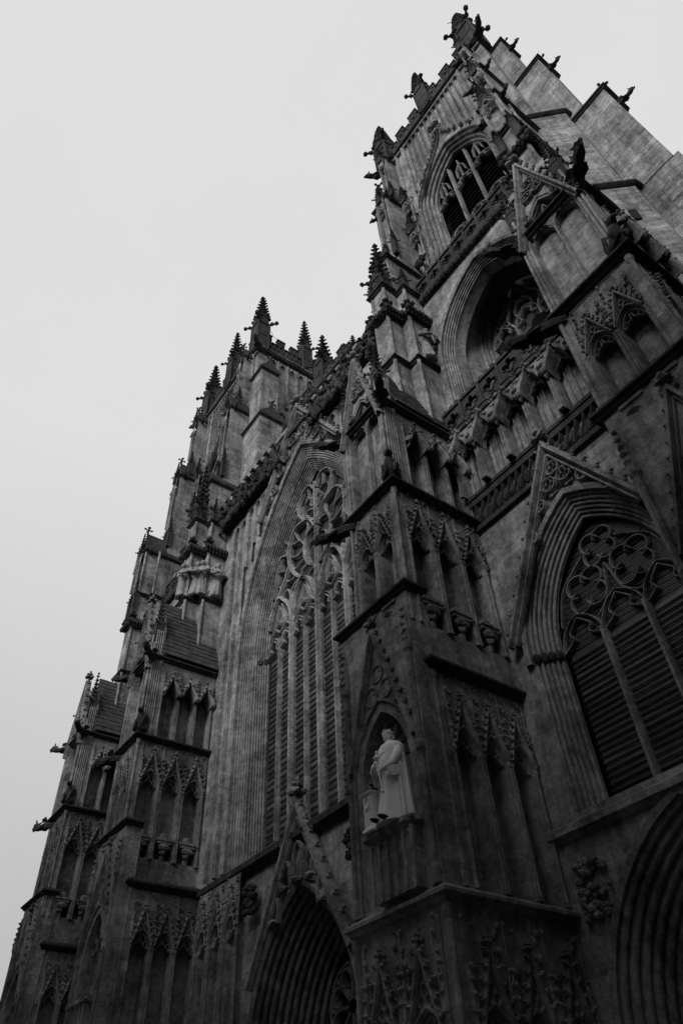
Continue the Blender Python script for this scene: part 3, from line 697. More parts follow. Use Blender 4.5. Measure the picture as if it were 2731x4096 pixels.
    for k in range(22):
        bar(gm, smooth_path([(x0+7*k/22, 18.15), (x0+7*(k+.35)/22, 18.45), (x0+7*(k+.65)/22, 18.65), (x0+7*(k+1)/22, 18.95)], 3), y-.2, .09, .2)
    gm.box(x0, x1, y-.25, y+.02, 19.25, 19.4)
    for k in range(6): put('niche', niche_mesh('panel', 7/6, 3.15), ob, (x0+7/6*(k+.5), y-.42, 19.4))
    wl.box(x0, x1, y+.05, y+.4, 19.4, 22.6)
    gm.box(x0, x1, y-.5, y+.3, 22.5, 22.75)
    pierced_parapet(ob, (x0, y-.48, 0), (1,0,0), 7.0, 22.75, 1.15, .22, 1.0, crest=True)
    ob.data.from_pydata(gm.v, [], gm.f); ob.data.materials.append(SOOTY); ob.data.update()
    # --- deep recessed window
    ra, rs, rr = 2.0, 27.8, 3.3
    wall_arch(wl, x0, x1, 22.6, 33.4, y, cx, 22.8, rs, ra, rr, 14, 1.05)
    rm = MB(); moulding(rm, cx, 22.8, rs, ra, rr, rolls(1.05, y, .70, y+.42, 5, .04)+[(.70, y+.5), (.60, y+.9)], 16); moulding(rm, cx, 23.6, rs, ra, rr, [(1.06,y),(1.06,y-.14),(1.2,y-.2),(1.3,y-.08),(1.3,y)], 16)
    is_, ir = 29.6, 3.5
    rm.grid([[(x, y+.9, z) for x, z in poly_arch(cx, 22.8, rs, ra, rr, 16, .6)], [(x, y+1.0, z) for x, z in poly_arch(cx, 22.8, rs+.5, ra, rr, 16, .62)], [(x, y+2.0, z) for x, z in poly_arch(cx, 22.8, is_, ra, ir, 16, .42)]])
    moulding(rm, cx, 22.8, is_, ra, ir, rolls(.42, y+2.0, 0, y+2.7, 4, .045), 16)
    rw = put('recess_window', rm.mesh('recess_window', CARVED), ROOT)
    t = MB(); yt = y+2.5; pitch = 2*ra/3; paths = []; Z = 1.75
    for k in (1, 2):
        mm = MB(); bar(mm, [(cx-ra+pitch*k, 23), (cx-ra+pitch*k, 28.0+Z)], yt-.05, .2, .3); put('mullion', mm.mesh('mullion', CARVED), rw)
    for k in range(3):
        c = -ra+pitch*(k+.5); paths.append([(c+a, 27.8+b) for a, b in arch(pitch/2, 1.0, 8)])
        for e in (-1, 1): paths.append(smooth_path([(c+e*pitch*.5, 27.8), (c+e*pitch*.2, 28.05), (c+e*pitch*.26, 28.3), (c, 28.75)], 3))
    for e in (-1, 1):
        for P in ([(e*.67, 27.9), (e*.95, 28.9), (e*.5, 29.8), (0, 31.1)], [(e*1.33, 28.7), (e*1.55, 29.2), (e*1.05, 29.75), (e*.6, 29.5)], [(e*.3, 28.3), (e*.5, 28.9), (e*.15, 29.5), (0, 29.3)], [(e*.9, 28.9), (e*1.3, 28.9), (e*1.75, 28.4)],
                  [(e*1.95, 28.2), (e*1.7, 29.0), (e*1.3, 29.6), (e*.5, 30.5)], [(0, 29.4), (e*.38, 29.9), (e*.22, 30.4), (0, 30.7)]): paths.append(smooth_path(P, 5))
    window_tracery(t, [[(q[0], q[1]+Z) for q in P] for P in paths], cx, yt-.04, .085, .22); put('tracery', t.mesh('tracery', STONE), rw)
    t = MB(); t.add([(cx-ra-.1,yt+.3,22.6),(cx+ra+.1,yt+.3,22.6),(cx+ra+.1,yt+.3,33.2),(cx-ra-.1,yt+.3,33.2)],[(0,1,2,3)]); put('glazing', t.mesh('glazing', GLASS), rw)
    # --- belfry gallery and belfry
    bm = MB(); bg_ = put('belfry_gallery', bpy.data.meshes.new('belfry_gallery'), ROOT)
    bm.grid([[(x0, y, 33.2), (x1, y, 33.2)], [(x0, y-.18, 33.35), (x1, y-.18, 33.35)], [(x0, y-.28, 33.5), (x1, y-.28, 33.5)], [(x0, y-.28, 33.65), (x1, y-.28, 33.65)], [(x0, y+1.5, 33.75), (x1, y+1.5, 33.75)]])
    for k in range(26): bm.blob((x0+7*(k+.5)/26, y-.2, 33.36), .14, .14, .16)
    bg_.data.from_pydata(bm.v, [], bm.f); bg_.data.materials.append(SOOTY); bg_.data.update()
    pierced_parapet(bg_, (x0, y-.2, 0), (1,0,0), 7.0, 33.72, 1.2, .22, .88, crest=True)
    yb = 15.9; bx0, bx1 = cx-5.1, cx+5.1; ba, bs, br_ = 2.2, 45.6, 4.0
    wall_arch(wl, bx0, bx1, 33.6, 57.0, yb, cx, 36.6, bs, ba, br_, 14, .62)
    em = MB(); moulding(em, cx, 36.6, bs, ba, br_, rolls(.62, yb, 0, yb+.9, 4, .085), 16)
    bw_ = put('belfry_window', em.mesh('belfry_window', STONE), ROOT)
    hd = MB(); hw_ = smooth_path([(-ba-.74, 40.2), (-ba-.74, bs), (-1.95, 48.3), (-.75, 50.2), (-.2, 51.3), (0, 52.6)], 5)
    for e in (-1, 1):
        bar(hd, [(cx-e*a if e < 0 else cx+a, b) for a, b in hw_], yb-.24, .2, .26)
        for i in range(10, len(hw_), 2):
            q = hw_[i]; hd.blob((cx+e*(q[0]-.2)*(1), yb-.15, q[1]+.14), .17)
    finial(hd, cx, yb-.12, 52.6, 1.0); put('hood_mould', hd.mesh('hood_mould', STONE), bw_)
    pitch = 2*ba/3; t = MB(); yt = yb+.75; paths = []
    for k in (1, 2):
        mm = MB(); bar(mm, [(cx-ba+pitch*k, 36.6), (cx-ba+pitch*k, 48.6)], yt-.06, .19, .34); put('mullion', mm.mesh('mullion', CARVED), bw_)
    for k in range(3):
        c = -ba+pitch*(k+.5)
        for zz in (40.6, 45.2): paths.append([(c+a, zz+b) for a, b in arch(pitch/2, .8, 8)]); 
        paths.append([(c-pitch/2, 40.0), (c+pitch/2, 40.0)]); 
        for e in (-1, 1): paths.append(smooth_path([(c+e*pitch/2, 45.2), (c+e*pitch*.2, 45.45), (c+e*pitch*.25, 45.7), (c, 46.0)], 3)); paths.append(smooth_path([(c+e*pitch/2, 40.6), (c+e*pitch*.2, 40.85), (c+e*pitch*.25, 41.1), (c, 41.4)], 3))
        paths.append([(c-pitch/2, 38.6), (c+pitch/2, 38.6)]);
        paths.append([(c, 46.0), (c, 48.6)]); paths.append([(c-.36, 46.4), (c-.3, 47.4), (c, 47.9), (c+.3, 47.4), (c+.36, 46.4)])
    up = [P for P in paths if max(q[1] for q in P) > 44]; lo_ = [P for P in paths if 40.2 < max(q[1] for q in P) < 44]
    window_tracery(t, up, cx, yt+.04, .09, .24); put('tracery', t.mesh('tracery', CARVED), bw_)
    t = MB(); window_tracery(t, lo_, cx, yt+.04, .09, .24); put('tracery', t.mesh('tracery', CARVED), bw_)
    for zz in (38.6, 40.0): t = MB(); bar(t, [(cx-ba, zz), (cx+ba, zz)], yt-.02, .16, .28); put('transom', t.mesh('transom', STONE), bw_)
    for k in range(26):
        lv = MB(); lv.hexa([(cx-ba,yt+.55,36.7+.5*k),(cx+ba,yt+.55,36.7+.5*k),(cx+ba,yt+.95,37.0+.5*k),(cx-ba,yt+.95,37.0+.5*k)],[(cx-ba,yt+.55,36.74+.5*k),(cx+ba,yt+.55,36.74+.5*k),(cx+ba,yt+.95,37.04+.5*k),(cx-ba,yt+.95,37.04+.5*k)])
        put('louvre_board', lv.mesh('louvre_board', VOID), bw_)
    bk = MB(); bk.box(cx-ba-.6, cx+ba+.6, yt+1.2, yt+1.3, 33.8, 51); put('belfry_back', bk.mesh('belfry_back', VOID), bw_)  # dark sheet, its colour standing in for the unlit belfry interior
    # wall beside and above the belfry window: sunk panels
    sp = put('belfry_panelling', bpy.data.meshes.new('belfry_panelling'), ROOT); sm_ = MB()
    for e in (-1, 1):
        for (xa, w_) in ((3.35, .62), (4.0, .62)):
            xx = cx+e*xa
            put('blind_panel', panel_rib_mesh(w_, 11.5), sp, (xx, yb-.17, 34.4)); put('blind_panel', panel_rib_mesh(w_, 6.6), sp, (xx, yb-.17, 50.2))
        for zz in (44.0, 39.6): put('niche', niche_mesh('gabled', .95, 3.8), sp, (cx+e*3.65, yb-.46, zz)); put('pinnacle', pinnacle_mesh(.4, .8, 1.9), sp, (cx+e*3.65, yb-.5, zz+3.5))
        for q in range(2):
            cb = MB()
            for k in range(9): cb.blob((cx+e*3.65+random.uniform(-.3,.3), yb-.55, 43.6-q*4.4+random.uniform(-.35,.35)), random.uniform(.14,.24))
            put('corbel', cb.mesh('corbel', SOOTY), sp)
        sm_.tube([(cx+e*4.42, yb-.1, 34), (cx+e*4.42, yb-.1, 57)], .16, 8); sm_.tube([(cx+e*2.98, yb-.12, 34), (cx+e*2.98, yb-.12, 56.5)], .14, 8)
    n_ = 13
    for k in range(n_):
        xx = cx-2.85+5.7*(k+.5)/n_; lo = 50.0+max(0, 1.0-abs(xx-cx)*.9)*2.6 if abs(xx-cx) < 1.3 else 50.0-(abs(xx-cx)-1.3)*1.3
        put('blind_panel', panel_rib_mesh(5.7/n_, round(56.4-lo, 1)), sp, (xx, yb-.17, 56.45-round(56.4-lo, 1)))
    sm_.box(bx0, bx1, yb-.2, yb+.1, 56.4, 56.6)
    sp.data.from_pydata(sm_.v, [], sm_.f); sp.data.materials.append(STONE); sp.data.update()
    # tower body behind, sides
    ty1 = 26.0
    for xx in (bx0, bx1): wl.add([(xx,yb,33),(xx,ty1,33),(xx,ty1,57),(xx,yb,57)], [(0,1,2,3)])
    wl.add([(bx0,ty1,0),(bx1,ty1,0),(bx1,ty1,57),(bx0,ty1,57)], [(0,1,2,3)]); wl.add([(bx0,yb,57.3),(bx1,yb,57.3),(bx1,ty1,57.3),(bx0,ty1,57.3)],[(0,1,2,3)])
    for xx in (cx-5.1, cx+5.1): wl.add([(xx,14.6,0),(xx,ty1,0),(xx,ty1,34),(xx,14.6,34)], [(0,1,2,3)])
    wl.add([(bx0,14.5,33.6),(bx1,14.5,33.6),(bx1,yb+.1,33.6),(bx0,yb+.1,33.6)], [(0,1,2,3)])
    # south flank panelling of the belfry stage
    xs = bx1
    for k in range(8):
        put('blind_panel', panel_rib_mesh(.95, 6.2), sp, (xs+.17, 17.4+.97*k, 50.2), pi/2)
        if k % 2: put('blind_panel', panel_rib_mesh(.95, 12), sp, (xs+.17, 17.4+.97*k, 37.5), pi/2)
    # cornice, battlements, pinnacles
    string_course(wall, bx0, bx1, yb, ty1, 56.6, .5, .34); string_course(wall, bx0, bx1, yb, ty1, 57.15, .4, .3, STONE)
    cap_ = MB(); cap_.box(bx0, bx1, yb, ty1, 57.3, 57.5); put('roof_lead', cap_.mesh('roof_lead', LEAD), wall)
    battlement(wall, (bx0+.4, yb-.1, 0), (1,0,0), 4.4, 57.5, 1.5, 1.0); battlement(wall, (bx0+5.4, yb-.1, 0), (1,0,0), 4.4, 57.5, 1.5, 1.0)
    battlement(wall, (bx1+.1, yb+.4, 0), (0,1,0), 4.2, 57.5, 1.5, 1.0); battlement(wall, (bx1+.1, yb+5.4, 0), (0,1,0), 4.2, 57.5, 1.5, 1.0)
    for (px, py, w_, h_) in ((bx0+.3, yb+.2, 1.15, 0), (bx1-.3, yb+.2, 1.15, 0), (cx, yb+.1, .95, 0), (bx1-.2, yb+5.0, .95, 0), (bx1-.3, ty1-.3, 1.15, 0), (bx0+.3, ty1-.3, 1.15, 0)):
        put('pinnacle', pinnacle_mesh(w_, 4.3, 5.0), wall, (px, py, 57.2))
    for gx, gy, gr in ((bx0, yb, -pi/4), (bx1, yb, pi/4)): put('gargoyle', gargoyle_mesh(), wall, (gx, gy, 56.9), gr, (1.1,1.1,1.1))
    wall.data.from_pydata(wl.v, [], wl.f); wall.data.materials.append(STONE); wall.data.update()
    # --- buttresses
    west_buttress(X, -1); west_buttress(X, 1)
    # outward (side) buttress and inward one
    sb = put('side_buttress', bpy.data.meshes.new('side_buttress'), ROOT); q = MB()
    levels = [(0, 30.0, 8.15), (30.0, 39.0, 7.95), (39.0, 48.6, 6.85), (48.6, 56.3, 6.0)]
    for (za, zb_, uo) in levels:
        xa, xb = sorted((X(4.6), X(uo))); q.box(xa, xb, 16.85, 18.6, za, zb_)
        if zb_ > 30:
            string_course(sb, xa, xb, 16.85, 18.6, zb_-.2, .35, .2); saddle(sb, xa, xb, 16.85, 18.6, zb_+.1, zb_+1.6, 'x', s)
        if s > 0: stones(sb, (X(5.0), 16.85, 0) if za > 39 else (X(6.35), 16.85, 0), (1,0,0), uo-(5.0 if za > 39 else 6.35), max(za, 22), zb_-.25, (0,-1,0), .5, int(za)+3)
    sb.data.from_pydata(q.v, [], q.f); sb.data.materials.append(STONE); sb.data.update()
    ib = put('side_buttress', bpy.data.meshes.new('side_buttress'), ROOT); q = MB()
    for (za, zb_, uo) in ((0, 44.6, -7.3), (44.6, 52.0, -6.5)):
        xa, xb = sorted((X(-4.9), X(uo))); q.box(xa, xb, 15.3 if za == 0 else 15.6, 17.2, za, zb_); string_course(ib, xa, xb, 15.3 if za == 0 else 15.6, 17.2, zb_-.1, .4, .2)
        saddle(ib, xa, xb, 15.3 if za == 0 else 15.6, 17.2, zb_+.25, zb_+1.6, 'x', -s, garg=False)
    if s < 0: stones(ib, (X(-5.6), 15.3, 0), (1,0,0), 1.7, 34.2, 44.4, (0,-1,0), .45, 77)
    ib.data.from_pydata(q.v, [], q.f); ib.data.materials.append(STONE); ib.data.update()
    # stair turret in the angle, a canted plain face with slits
    if s > 0:
        st = put('stair_turret', bpy.data.meshes.new('stair_turret'), ROOT); q = MB()
        def cant(x_, y_, dx, z0, z1): 
            q.prism([(x_-2,y_,z0),(x_,y_,z0),(x_+dx,y_+1.2,z0),(x_+dx+.06,16.9,z0),(x_-2,16.9,z0)], (0,0,z1-z0))
        cant(-2.74, 15.3, 1.16, 30.0, 39.8); cant(-2.42, 15.3, 1.05, 0, 30.0)
        for (xa, dx, zz) in ((-2.74, 1.16, 39.7), (-2.42, 1.05, 29.9)):
            t = MB(); pr = [(.03,0),(.12,.05),(.22,.14),(.22,.24),(.03,.42)]
            t.grid([[(xa-.6, 15.3-oo, zz+h_), (xa+oo*.4, 15.3-oo, zz+h_), (xa+dx+oo, 16.5-oo*.4, zz+h_), (xa+dx+.05+oo, 16.85, zz+h_)] for oo, h_ in pr]); put('string_course', t.mesh('string_course', SOOTY), st)
        d = Vector((1.16, 1.2, 0)); nn = Vector((1.2, -1.16, 0)); stones(st, (-2.74,15.3,0), d, d.length, 30.4, 39.65, nn, .40, 5)
        d = Vector((1.05, 1.2, 0)); nn2 = Vector((1.2, -1.05, 0)); stones(st, (-2.42,15.3,0), d, d.length, 20.0, 29.85, nn2, .42, 6)
        for (px, py, pz, tt) in ((-2.74, 15.3, 33.4, .33), (-2.42, 15.3, 26.9, .45)):
            sl = MB(); c_ = Vector((px,py,0))+Vector((1.16,1.2,0))*tt; a_ = Vector((1.16,1.2,0)).normalized(); n_v = Vector((1.2,-1.16,0)).normalized()
            b0 = c_-a_*.13+n_v*.075; sl.prism([b0+Vector((0,0,pz)), b0+a_*.26+Vector((0,0,pz)), b0+a_*.26+Vector((0,0,pz+.8)), b0+Vector((0,0,pz+.8))], -n_v*.05); put('slit_window', sl.mesh('slit_window', VOID), st)  # dark slab on the face, coloured as the shade inside the slit
        st.data.from_pydata(q.v, [], q.f); st.data.materials.append(STONE); st.data.update()
tower(-7.7, 1)
tower(-36.1, -1)

# ------------------------------------------------------------------ nave front with the great window
def nave():
    cx = -21.9; y = 14.5; x0, x1 = cx-7.8, cx+7.8
    wl = MB(); wall = put('nave_wall', bpy.data.meshes.new('nave_wall'), ROOT); wx0, wx1 = cx-9.35, cx+9.35
    # portal
    pa, pz, pr = 1.9, 5.2, 3.4
    wall_arch(wl, wx0, wx1, 0, 11.7, y, cx, 0, pz, pa, pr, 14, 1.15)
    pm = MB(); moulding(pm, cx, 0, pz, pa, pr, rolls(1.15, y-.1, 0, y+2.0, 10, .06), 16); moulding(pm, cx, 0, pz, pa, pr, [(1.16,y),(1.16,y-.22),(1.32,y-.3),(1.44,y-.16),(1.44,y)], 16)
    portal = put('portal', pm.mesh('portal', CARVED), ROOT)
    t = MB(); paths = []; R_ = 1.25; yy = y+1.9
    paths.append([(R_*cos(k*pi/16), 6.6+R_*sin(k*pi/16)) for k in range(33)])
    for k in range(8):
        a0 = k*pi/4; paths.append([(.2*cos(a0), 6.6+.2*sin(a0)), (R_*cos(a0), 6.6+R_*sin(a0))]); paths.append([(.85*cos(a0+pi/8)+.3*cos(a0+pi/8+j*pi/6), 6.6+.85*sin(a0+pi/8)+.3*sin(a0+pi/8+j*pi/6)) for j in range(-4,5)])
    for e in (-1, 1): paths.append([(e*.94+a, 4.35+b) for a, b in arch(.95, 1.05, 8)])
    paths.append([(0, 0), (0, 5.5)])
    window_tracery(t, paths, cx, yy-.1, .16, .3); put('tracery', t.mesh('tracery', CARVED), portal)
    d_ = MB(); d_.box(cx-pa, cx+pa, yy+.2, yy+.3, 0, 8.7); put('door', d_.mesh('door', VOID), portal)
    tracery_gable(portal, cx, y-.36, 7.4, 3.0, 12.7, .28, .17, 9)
    gm = MB(); gm.add([(cx-2.9,y-.22,7.4),(cx+2.9,y-.22,7.4),(cx,y-.22,12.5)], [(0,1,2)])
    gm2 = MB()
    for (u_, zb, h_) in ((0, 10.0, 1.5), (-.8, 9.9, .9), (.8, 9.9, .9), (-1.5, 9.0, .8), (1.5, 9.0, .8)):
        bar(gm2, poly_arch(cx+u_, zb, zb+h_*.5, .3, .55, 6), y-.36, .1, .18); gm2.blob((cx+u_, y-.36, zb+.05), .25, .15, .14)
    put('gable_figures', gm2.mesh('gable_figures', CARVED), portal)
    # blind arcade beside the portal
    arc = put('arcade', bpy.data.meshes.new('arcade'), ROOT); am = MB()
    for e in (-1, 1):
        for k in range(3): put('niche', niche_mesh('gabled', 1.1, 5.4), arc, (cx+e*(3.95+.55+1.15*k), y-.32, 6.1)); put('niche', niche_mesh('gabled', 1.1, 5.8), arc, (cx+e*(3.95+.55+1.15*k), y-.32, .2))
        for zz, hh in ((10.2, .9),):
            fb = MB()
            for k in range(46): fb.blob((cx+e*(3.2+random.uniform(-.35,.35)), y-.25-random.random()*.15, zz+random.uniform(-.4,.5)), random.uniform(.06,.14))
            put('foliage_boss', fb.mesh('foliage_boss', SOOTY), arc)
        am.box(cx+e*3.9, cx+e*7.6, y-.36, y, 5.95, 6.12)
    arc.data.from_pydata(am.v, [], am.f); arc.data.materials.append(STONE); arc.data.update()
    # sill
    sm = MB(); sm.grid([[(x0, y+.8, 12.1), (x1, y+.8, 12.1)], [(x0, y-.05, 11.75), (x1, y-.05, 11.75)], [(x0, y-.38, 11.72), (x1, y-.38, 11.72)], [(x0, y-.38, 11.5), (x1, y-.38, 11.5)], [(x0, y-.1, 11.3), (x1, y-.1, 11.3)]])
    # great window
    a, zs, rise = 4.5, 21.7, 10.1
    wall_arch(wl, wx0, wx1, 11.7, 37.0, y, cx, 11.9, zs, a, rise, 20, 1.2)
    wm = MB(); moulding(wm, cx, 11.9, zs, a, rise, rolls(1.2, y, .5, y+.38, 6, .045)+rolls(.5, y+.42, 0, y+.95, 6, .045), 26)
    moulding(wm, cx, 11.9, zs, a, rise, [(1.21,y),(1.21,y-.2),(1.36,y-.28),(1.5,y-.14),(1.5,y)], 26)
    win = put('great_window', wm.mesh('great_window', STONE), ROOT); put('sill', sm.mesh('sill', SOOTY), win)
    cp = MB()
    for e in (-1, 1):
        cp = MB(); cp.blob((cx+e*(a+.12), y+.82, zs), .2, .16, .24); cp.blob((cx+e*(a+.35), y+.6, zs), .2, .16, .24); put('capital', cp.mesh('capital', SOOTY), win)
    yt = y+.78; pitch = 2*a/8
    for k in range(1, 8):
        t = MB(); wd = .34 if k == 4 else (.27 if k % 2 == 0 else .19); top = 24.4 if k % 2 == 0 else 22.4
        bar(t, [(cx-a+pitch*k, 11.9), (cx-a+pitch*k, 24.8 if k == 4 else top)], yt-(.12 if k % 2 == 0 else .04), wd, .34); put('mullion', t.mesh('mullion', STONE), win)
    big, sml = [], []
    half = {'b': [[(-.05,23.4),(-.74,24.45),(-1.56,25.05),(-2.19,25.85),(-2.5,26.59),(-2.55,27.64),(-2.3,28.38),(-1.78,28.75),(-1.11,28.66),(-.54,28.33),(-.1,27.5)],
                  [(-.1,27.9),(-.68,28.5),(-1.18,28.86),(-1.52,29.4),(-1.63,30.02),(-1.48,30.55),(-1.1,30.9),(-.49,30.95),(-.1,30.3)],
                  [(-4.4,23.4),(-4.04,24.33),(-3.5,24.95),(-3.03,24.54),(-2.52,23.87),(-2.25,23.0)], [(-2.25,23.0),(-2.04,24.0),(-1.45,24.85),(-.75,24.38),(-.3,23.56),(0,22.7)],
                  [(-3.6,24.94),(-2.99,25.6),(-2.56,26.4)], [(-4.05,25.2),(-3.8,25.9),(-3.57,27.37),(-3.12,27.58),(-2.56,27.18)], [(-2.5,28.0),(-2.9,28.5),(-2.95,29.2)], [(-1.6,30.1),(-2.2,29.9),(-2.5,30.1)]],
            's': [[(-.1,24.86),(-.8,25.4),(-1.13,26.05),(-1.2,26.72),(-1.12,27.24),(-.84,27.61),(-.1,27.67)], [(-2.47,27.09),(-2.17,26.87),(-1.63,26.68),(-1.21,26.73)], [(-2.45,28.0),(-2.07,27.76),(-1.63,27.64),(-1.18,27.08)],
                  [(-2.08,28.6),(-1.77,27.91),(-1.41,27.39),(-1.15,27.16)], [(-.83,28.4),(-.83,27.9),(-1.05,27.4)], [(-2.12,26.01),(-1.7,25.9),(-1.13,26.05)], [(-1.56,25.1),(-1.28,25.4),(-.87,25.4)], [(-.88,24.62),(-.6,24.81),(-.1,24.84)],
                  [(-.1,26.7),(-.64,26.66),(-.86,26.1),(-.6,25.3)], [(-1.26,28.95),(-1.26,29.24),(-1.1,29.81),(-.66,30.01),(-.05,29.62)], [(-.96,29.05),(-.6,29.14),(-.02,28.74)], [(-1.48,29.5),(-1.0,29.9),(-.66,30.01)], [(-.7,28.5),(-.82,28.82),(-.96,29.05)],
                  [(-4.09,25.39),(-3.89,25.86),(-3.5,25.71),(-3.3,25.3)], [(-3.82,26.18),(-3.77,26.66),(-3.39,26.71),(-3.2,26.57),(-2.64,26.32)], [(-3.2,26.57),(-3.37,27.12),(-3.11,27.41)], [(-3.2,24.7),(-2.97,24.99),(-2.61,24.94),(-2.31,24.0)], [(-2.8,25.7),(-2.55,25.5),(-2.05,25.4)], [(-2.32,24.75),(-1.97,25.0),(-1.62,24.95)],
                  [(-2.9,27.5),(-3.0,28.0),(-3.3,28.2)], [(-.1,30.2),(-.3,29.9),(-.5,29.4),(-.1,29.1)], [(-.75,30.9),(-.7,30.4),(-.66,30.01)]]}
    for e in (-1, 1):
        for P in half['b']: big.append([(-e*q[0], q[1]) for q in smooth_path(P, 4)])
        for P in half['s']: sml.append([(-e*q[0], q[1]) for q in smooth_path(P, 4)])
    for k in range(8):
        c = -a+pitch*(k+.5); sml.append([(c+q[0], 21.75+q[1]) for q in arch(pitch/2, .95, 7)])
        for e in (-1, 1): sml.append(smooth_path([(c+e*pitch*.5, 21.75), (c+e*pitch*.22, 21.98), (c+e*pitch*.27, 22.2), (c, 22.55)], 3))
    for k in range(4):
        c = -a+2*pitch*(k+.5); sml.append(smooth_path([(c, 22.72), (c-.36, 23.15), (c-.22, 23.75), (c, 24.25), (c+.22, 23.75), (c+.36, 23.15), (c, 22.72)], 4))
        for e in (-1, 1): sml.append(smooth_path([(c+e*.34, 23.2), (c+e*.12, 23.3), (c+e*.14, 23.55), (c+e*.26, 23.65)], 3)); sml.append(smooth_path([(c+e*.95, 22.7), (c+e*.6, 23.1), (c+e*.5, 23.5), (c+e*.1, 24.5)], 3))
    big.append([(0, 22), (0, 30.8)])
    t = MB(); window_tracery(t, big, cx, yt-.10, .21, .34); window_tracery(t, sml, cx, yt+.0, .10, .22); put('tracery', t.mesh('tracery', STONE), win)
    G = MB(); Pq = poly_arch(cx, 21.8, zs+.1, a, rise, 14); G.add([(x, yt+.30, z) for x, z in Pq], [tuple(range(len(Pq)))]); put('glazing', G.mesh('glazing', GLASS), win)
    for k in range(8): panes(win, cx-a+pitch*k+.1, cx-a+pitch*(k+1)-.1, 12.0, 21.75, yt+.22, .272)
    # blind panels flanking the window up to the canopies
    fl = put('flank_panelling', bpy.data.meshes.new('flank_panelling'), ROOT); fm = MB()
    for e in (-1, 1):
        for k in range(2): put('blind_panel', panel_rib_mesh(.74, 20.6), fl, (cx+e*(6.25+.76*k), y-.17, 12.0))
        for k in range(8):
            xx = cx+e*(6.9-.76*k)
            if abs(xx-cx) > 5.6-0: continue
            z0_ = 21.7+sqrt(max(0, (11.33+1.55+1.3)**2-(abs(xx-cx)+.35+6.83+.0)**2)) if True else 0
            if z0_ < 32.0: put('blind_panel', panel_rib_mesh(.74, round(33.0-z0_, 1)), fl, (xx, y-.17, 33.0-round(33.0-z0_, 1)))
    for e in (-1, 1): fm.box(cx+e*1.9, cx+e*8.7, y-.62, y, 33.35, 34.75)
    for k in range(22):
        xx = x0-.9+.79*(k+.5)
        if abs(xx-cx) > 1.9:
            fm.prism([(xx-.36,y-.62,33.4),(xx+.36,y-.62,33.4),(xx,y-.92,34.7)], (0,.3,-.1)); finial(fm, xx, y-.8, 34.6, .42); fm.blob((xx+.39, y-.72, 33.2), .16, .16, .34)
    fm.box(x0-.9, x1+.9, y-.5, y+.02, 34.8, 35.15)
    rq = random.Random(4)
    for k in range(230):
        xx = x0-.9+17.4*rq.random(); fm.blob((xx, y-.72+rq.uniform(-.12,.15), 33.9+rq.uniform(-.95,.9)), rq.uniform(.10,.21), rq.uniform(.1,.2), rq.uniform(.12,.3)) if abs(xx-cx) > 1.5 else None
    fl.data.from_pydata(fm.v, [], fm.f); fl.data.materials.append(SOOTY); fl.data.update()
    tracery_gable(win, cx, y-.45, 30.2, 3.95, 36.9, .28, .2, 11, fill=[(0, 35.2, .4), (-.5, 34.2, .42), (.5, 34.2, .42), (-1.15, 33.35, .36), (1.15, 33.35, .36), (-1.75, 32.55, .34), (1.75, 32.55, .34), (-2.45, 31.6, .32), (2.45, 31.6, .32)])
    pierced_parapet(wall, (x0, y-.3, 0), (1,0,0), 15.6, 35.15, .55, .25, .7)
    # nave gable wall behind with its arch, parapet and apex pinnacles
    gw = put('nave_gable', bpy.data.meshes.new('nave_gable'), ROOT); gm = MB(); yg = 15.9
    wall_arch(gm, cx-3.4, cx+3.4, 36.5, 40.55, yg, cx, 36.5, 36.9, 2.75, 2.9, 12, .35)
    moulding(gm, cx, 36.5, 36.9, 2.75, 2.9, rolls(.35, yg, -.1, yg+.8, 4, .06), 14); gm.box(cx-3.4, cx+3.4, yg+.8, yg+.9, 36.4, 40.5)
    for e in (-1, 1): gm.box(cx+e*3.38, cx+e*9.3, yg, yg+.5, 36.4, 38.3)
    gm.add([(x0,y,37),(x1,y,37),(x1,yg+.1,37),(x0,yg+.1,37)], [(0,1,2,3)])
    gw.data.from_pydata(gm.v, [], gm.f); gw.data.materials.append(STONE); gw.data.update()
    string_course(gw, cx-3.4, cx+3.4, yg, yg+.5, 40.2, .3, .2); battlement(gw, (cx-3.4, yg-.1, 0), (1,0,0), 6.8, 40.5, .6, .45, unit=1.35)
    for e in (-1, 1): string_course(gw, *sorted((cx+e*3.5, cx+e*9.2)), yg, yg+.5, 38.0, .3, .2); battlement(gw, (cx+3.5 if e > 0 else cx-9.2, yg-.1, 0), (1,0,0), 5.7, 38.3, .7, .5, unit=1.4)
    put('pinnacle', pinnacle_mesh(.85, 2.6, 3.4), gw, (cx, yg+.3, 40.6))
    for e in (-1, 1): put('pinnacle', pinnacle_mesh(.5, 1.2, 1.8), gw, (cx+e*3.4, yg+.2, 39.0))
    rf = MB(); rf.prism([(x0+1, yg+.95, 38), (x1-1, yg+.95, 38), (cx, yg+.95, 40.6)], (0, 30, 0)); put('roof', rf.mesh('roof', LEAD), gw)
    wall.data.from_pydata(wl.v, [], wl.f); wall.data.materials.append(STONE); wall.data.update()
nave()
m = MB(); m.tube([(-31.3, 16.3, 63.0), (-31.2, 17.6, 60.6), (-31.1, 18.8, 60.2)], .02, 4); put('lightning_cable', m.mesh('lightning_cable', LEAD), ROOT)
m = MB(); m.tube([(-2.9, 16.1, 65.8), (-3.6, 16.0, 67.2)], .025, 4); put('lightning_rod', m.mesh('lightning_rod', LEAD), ROOT)

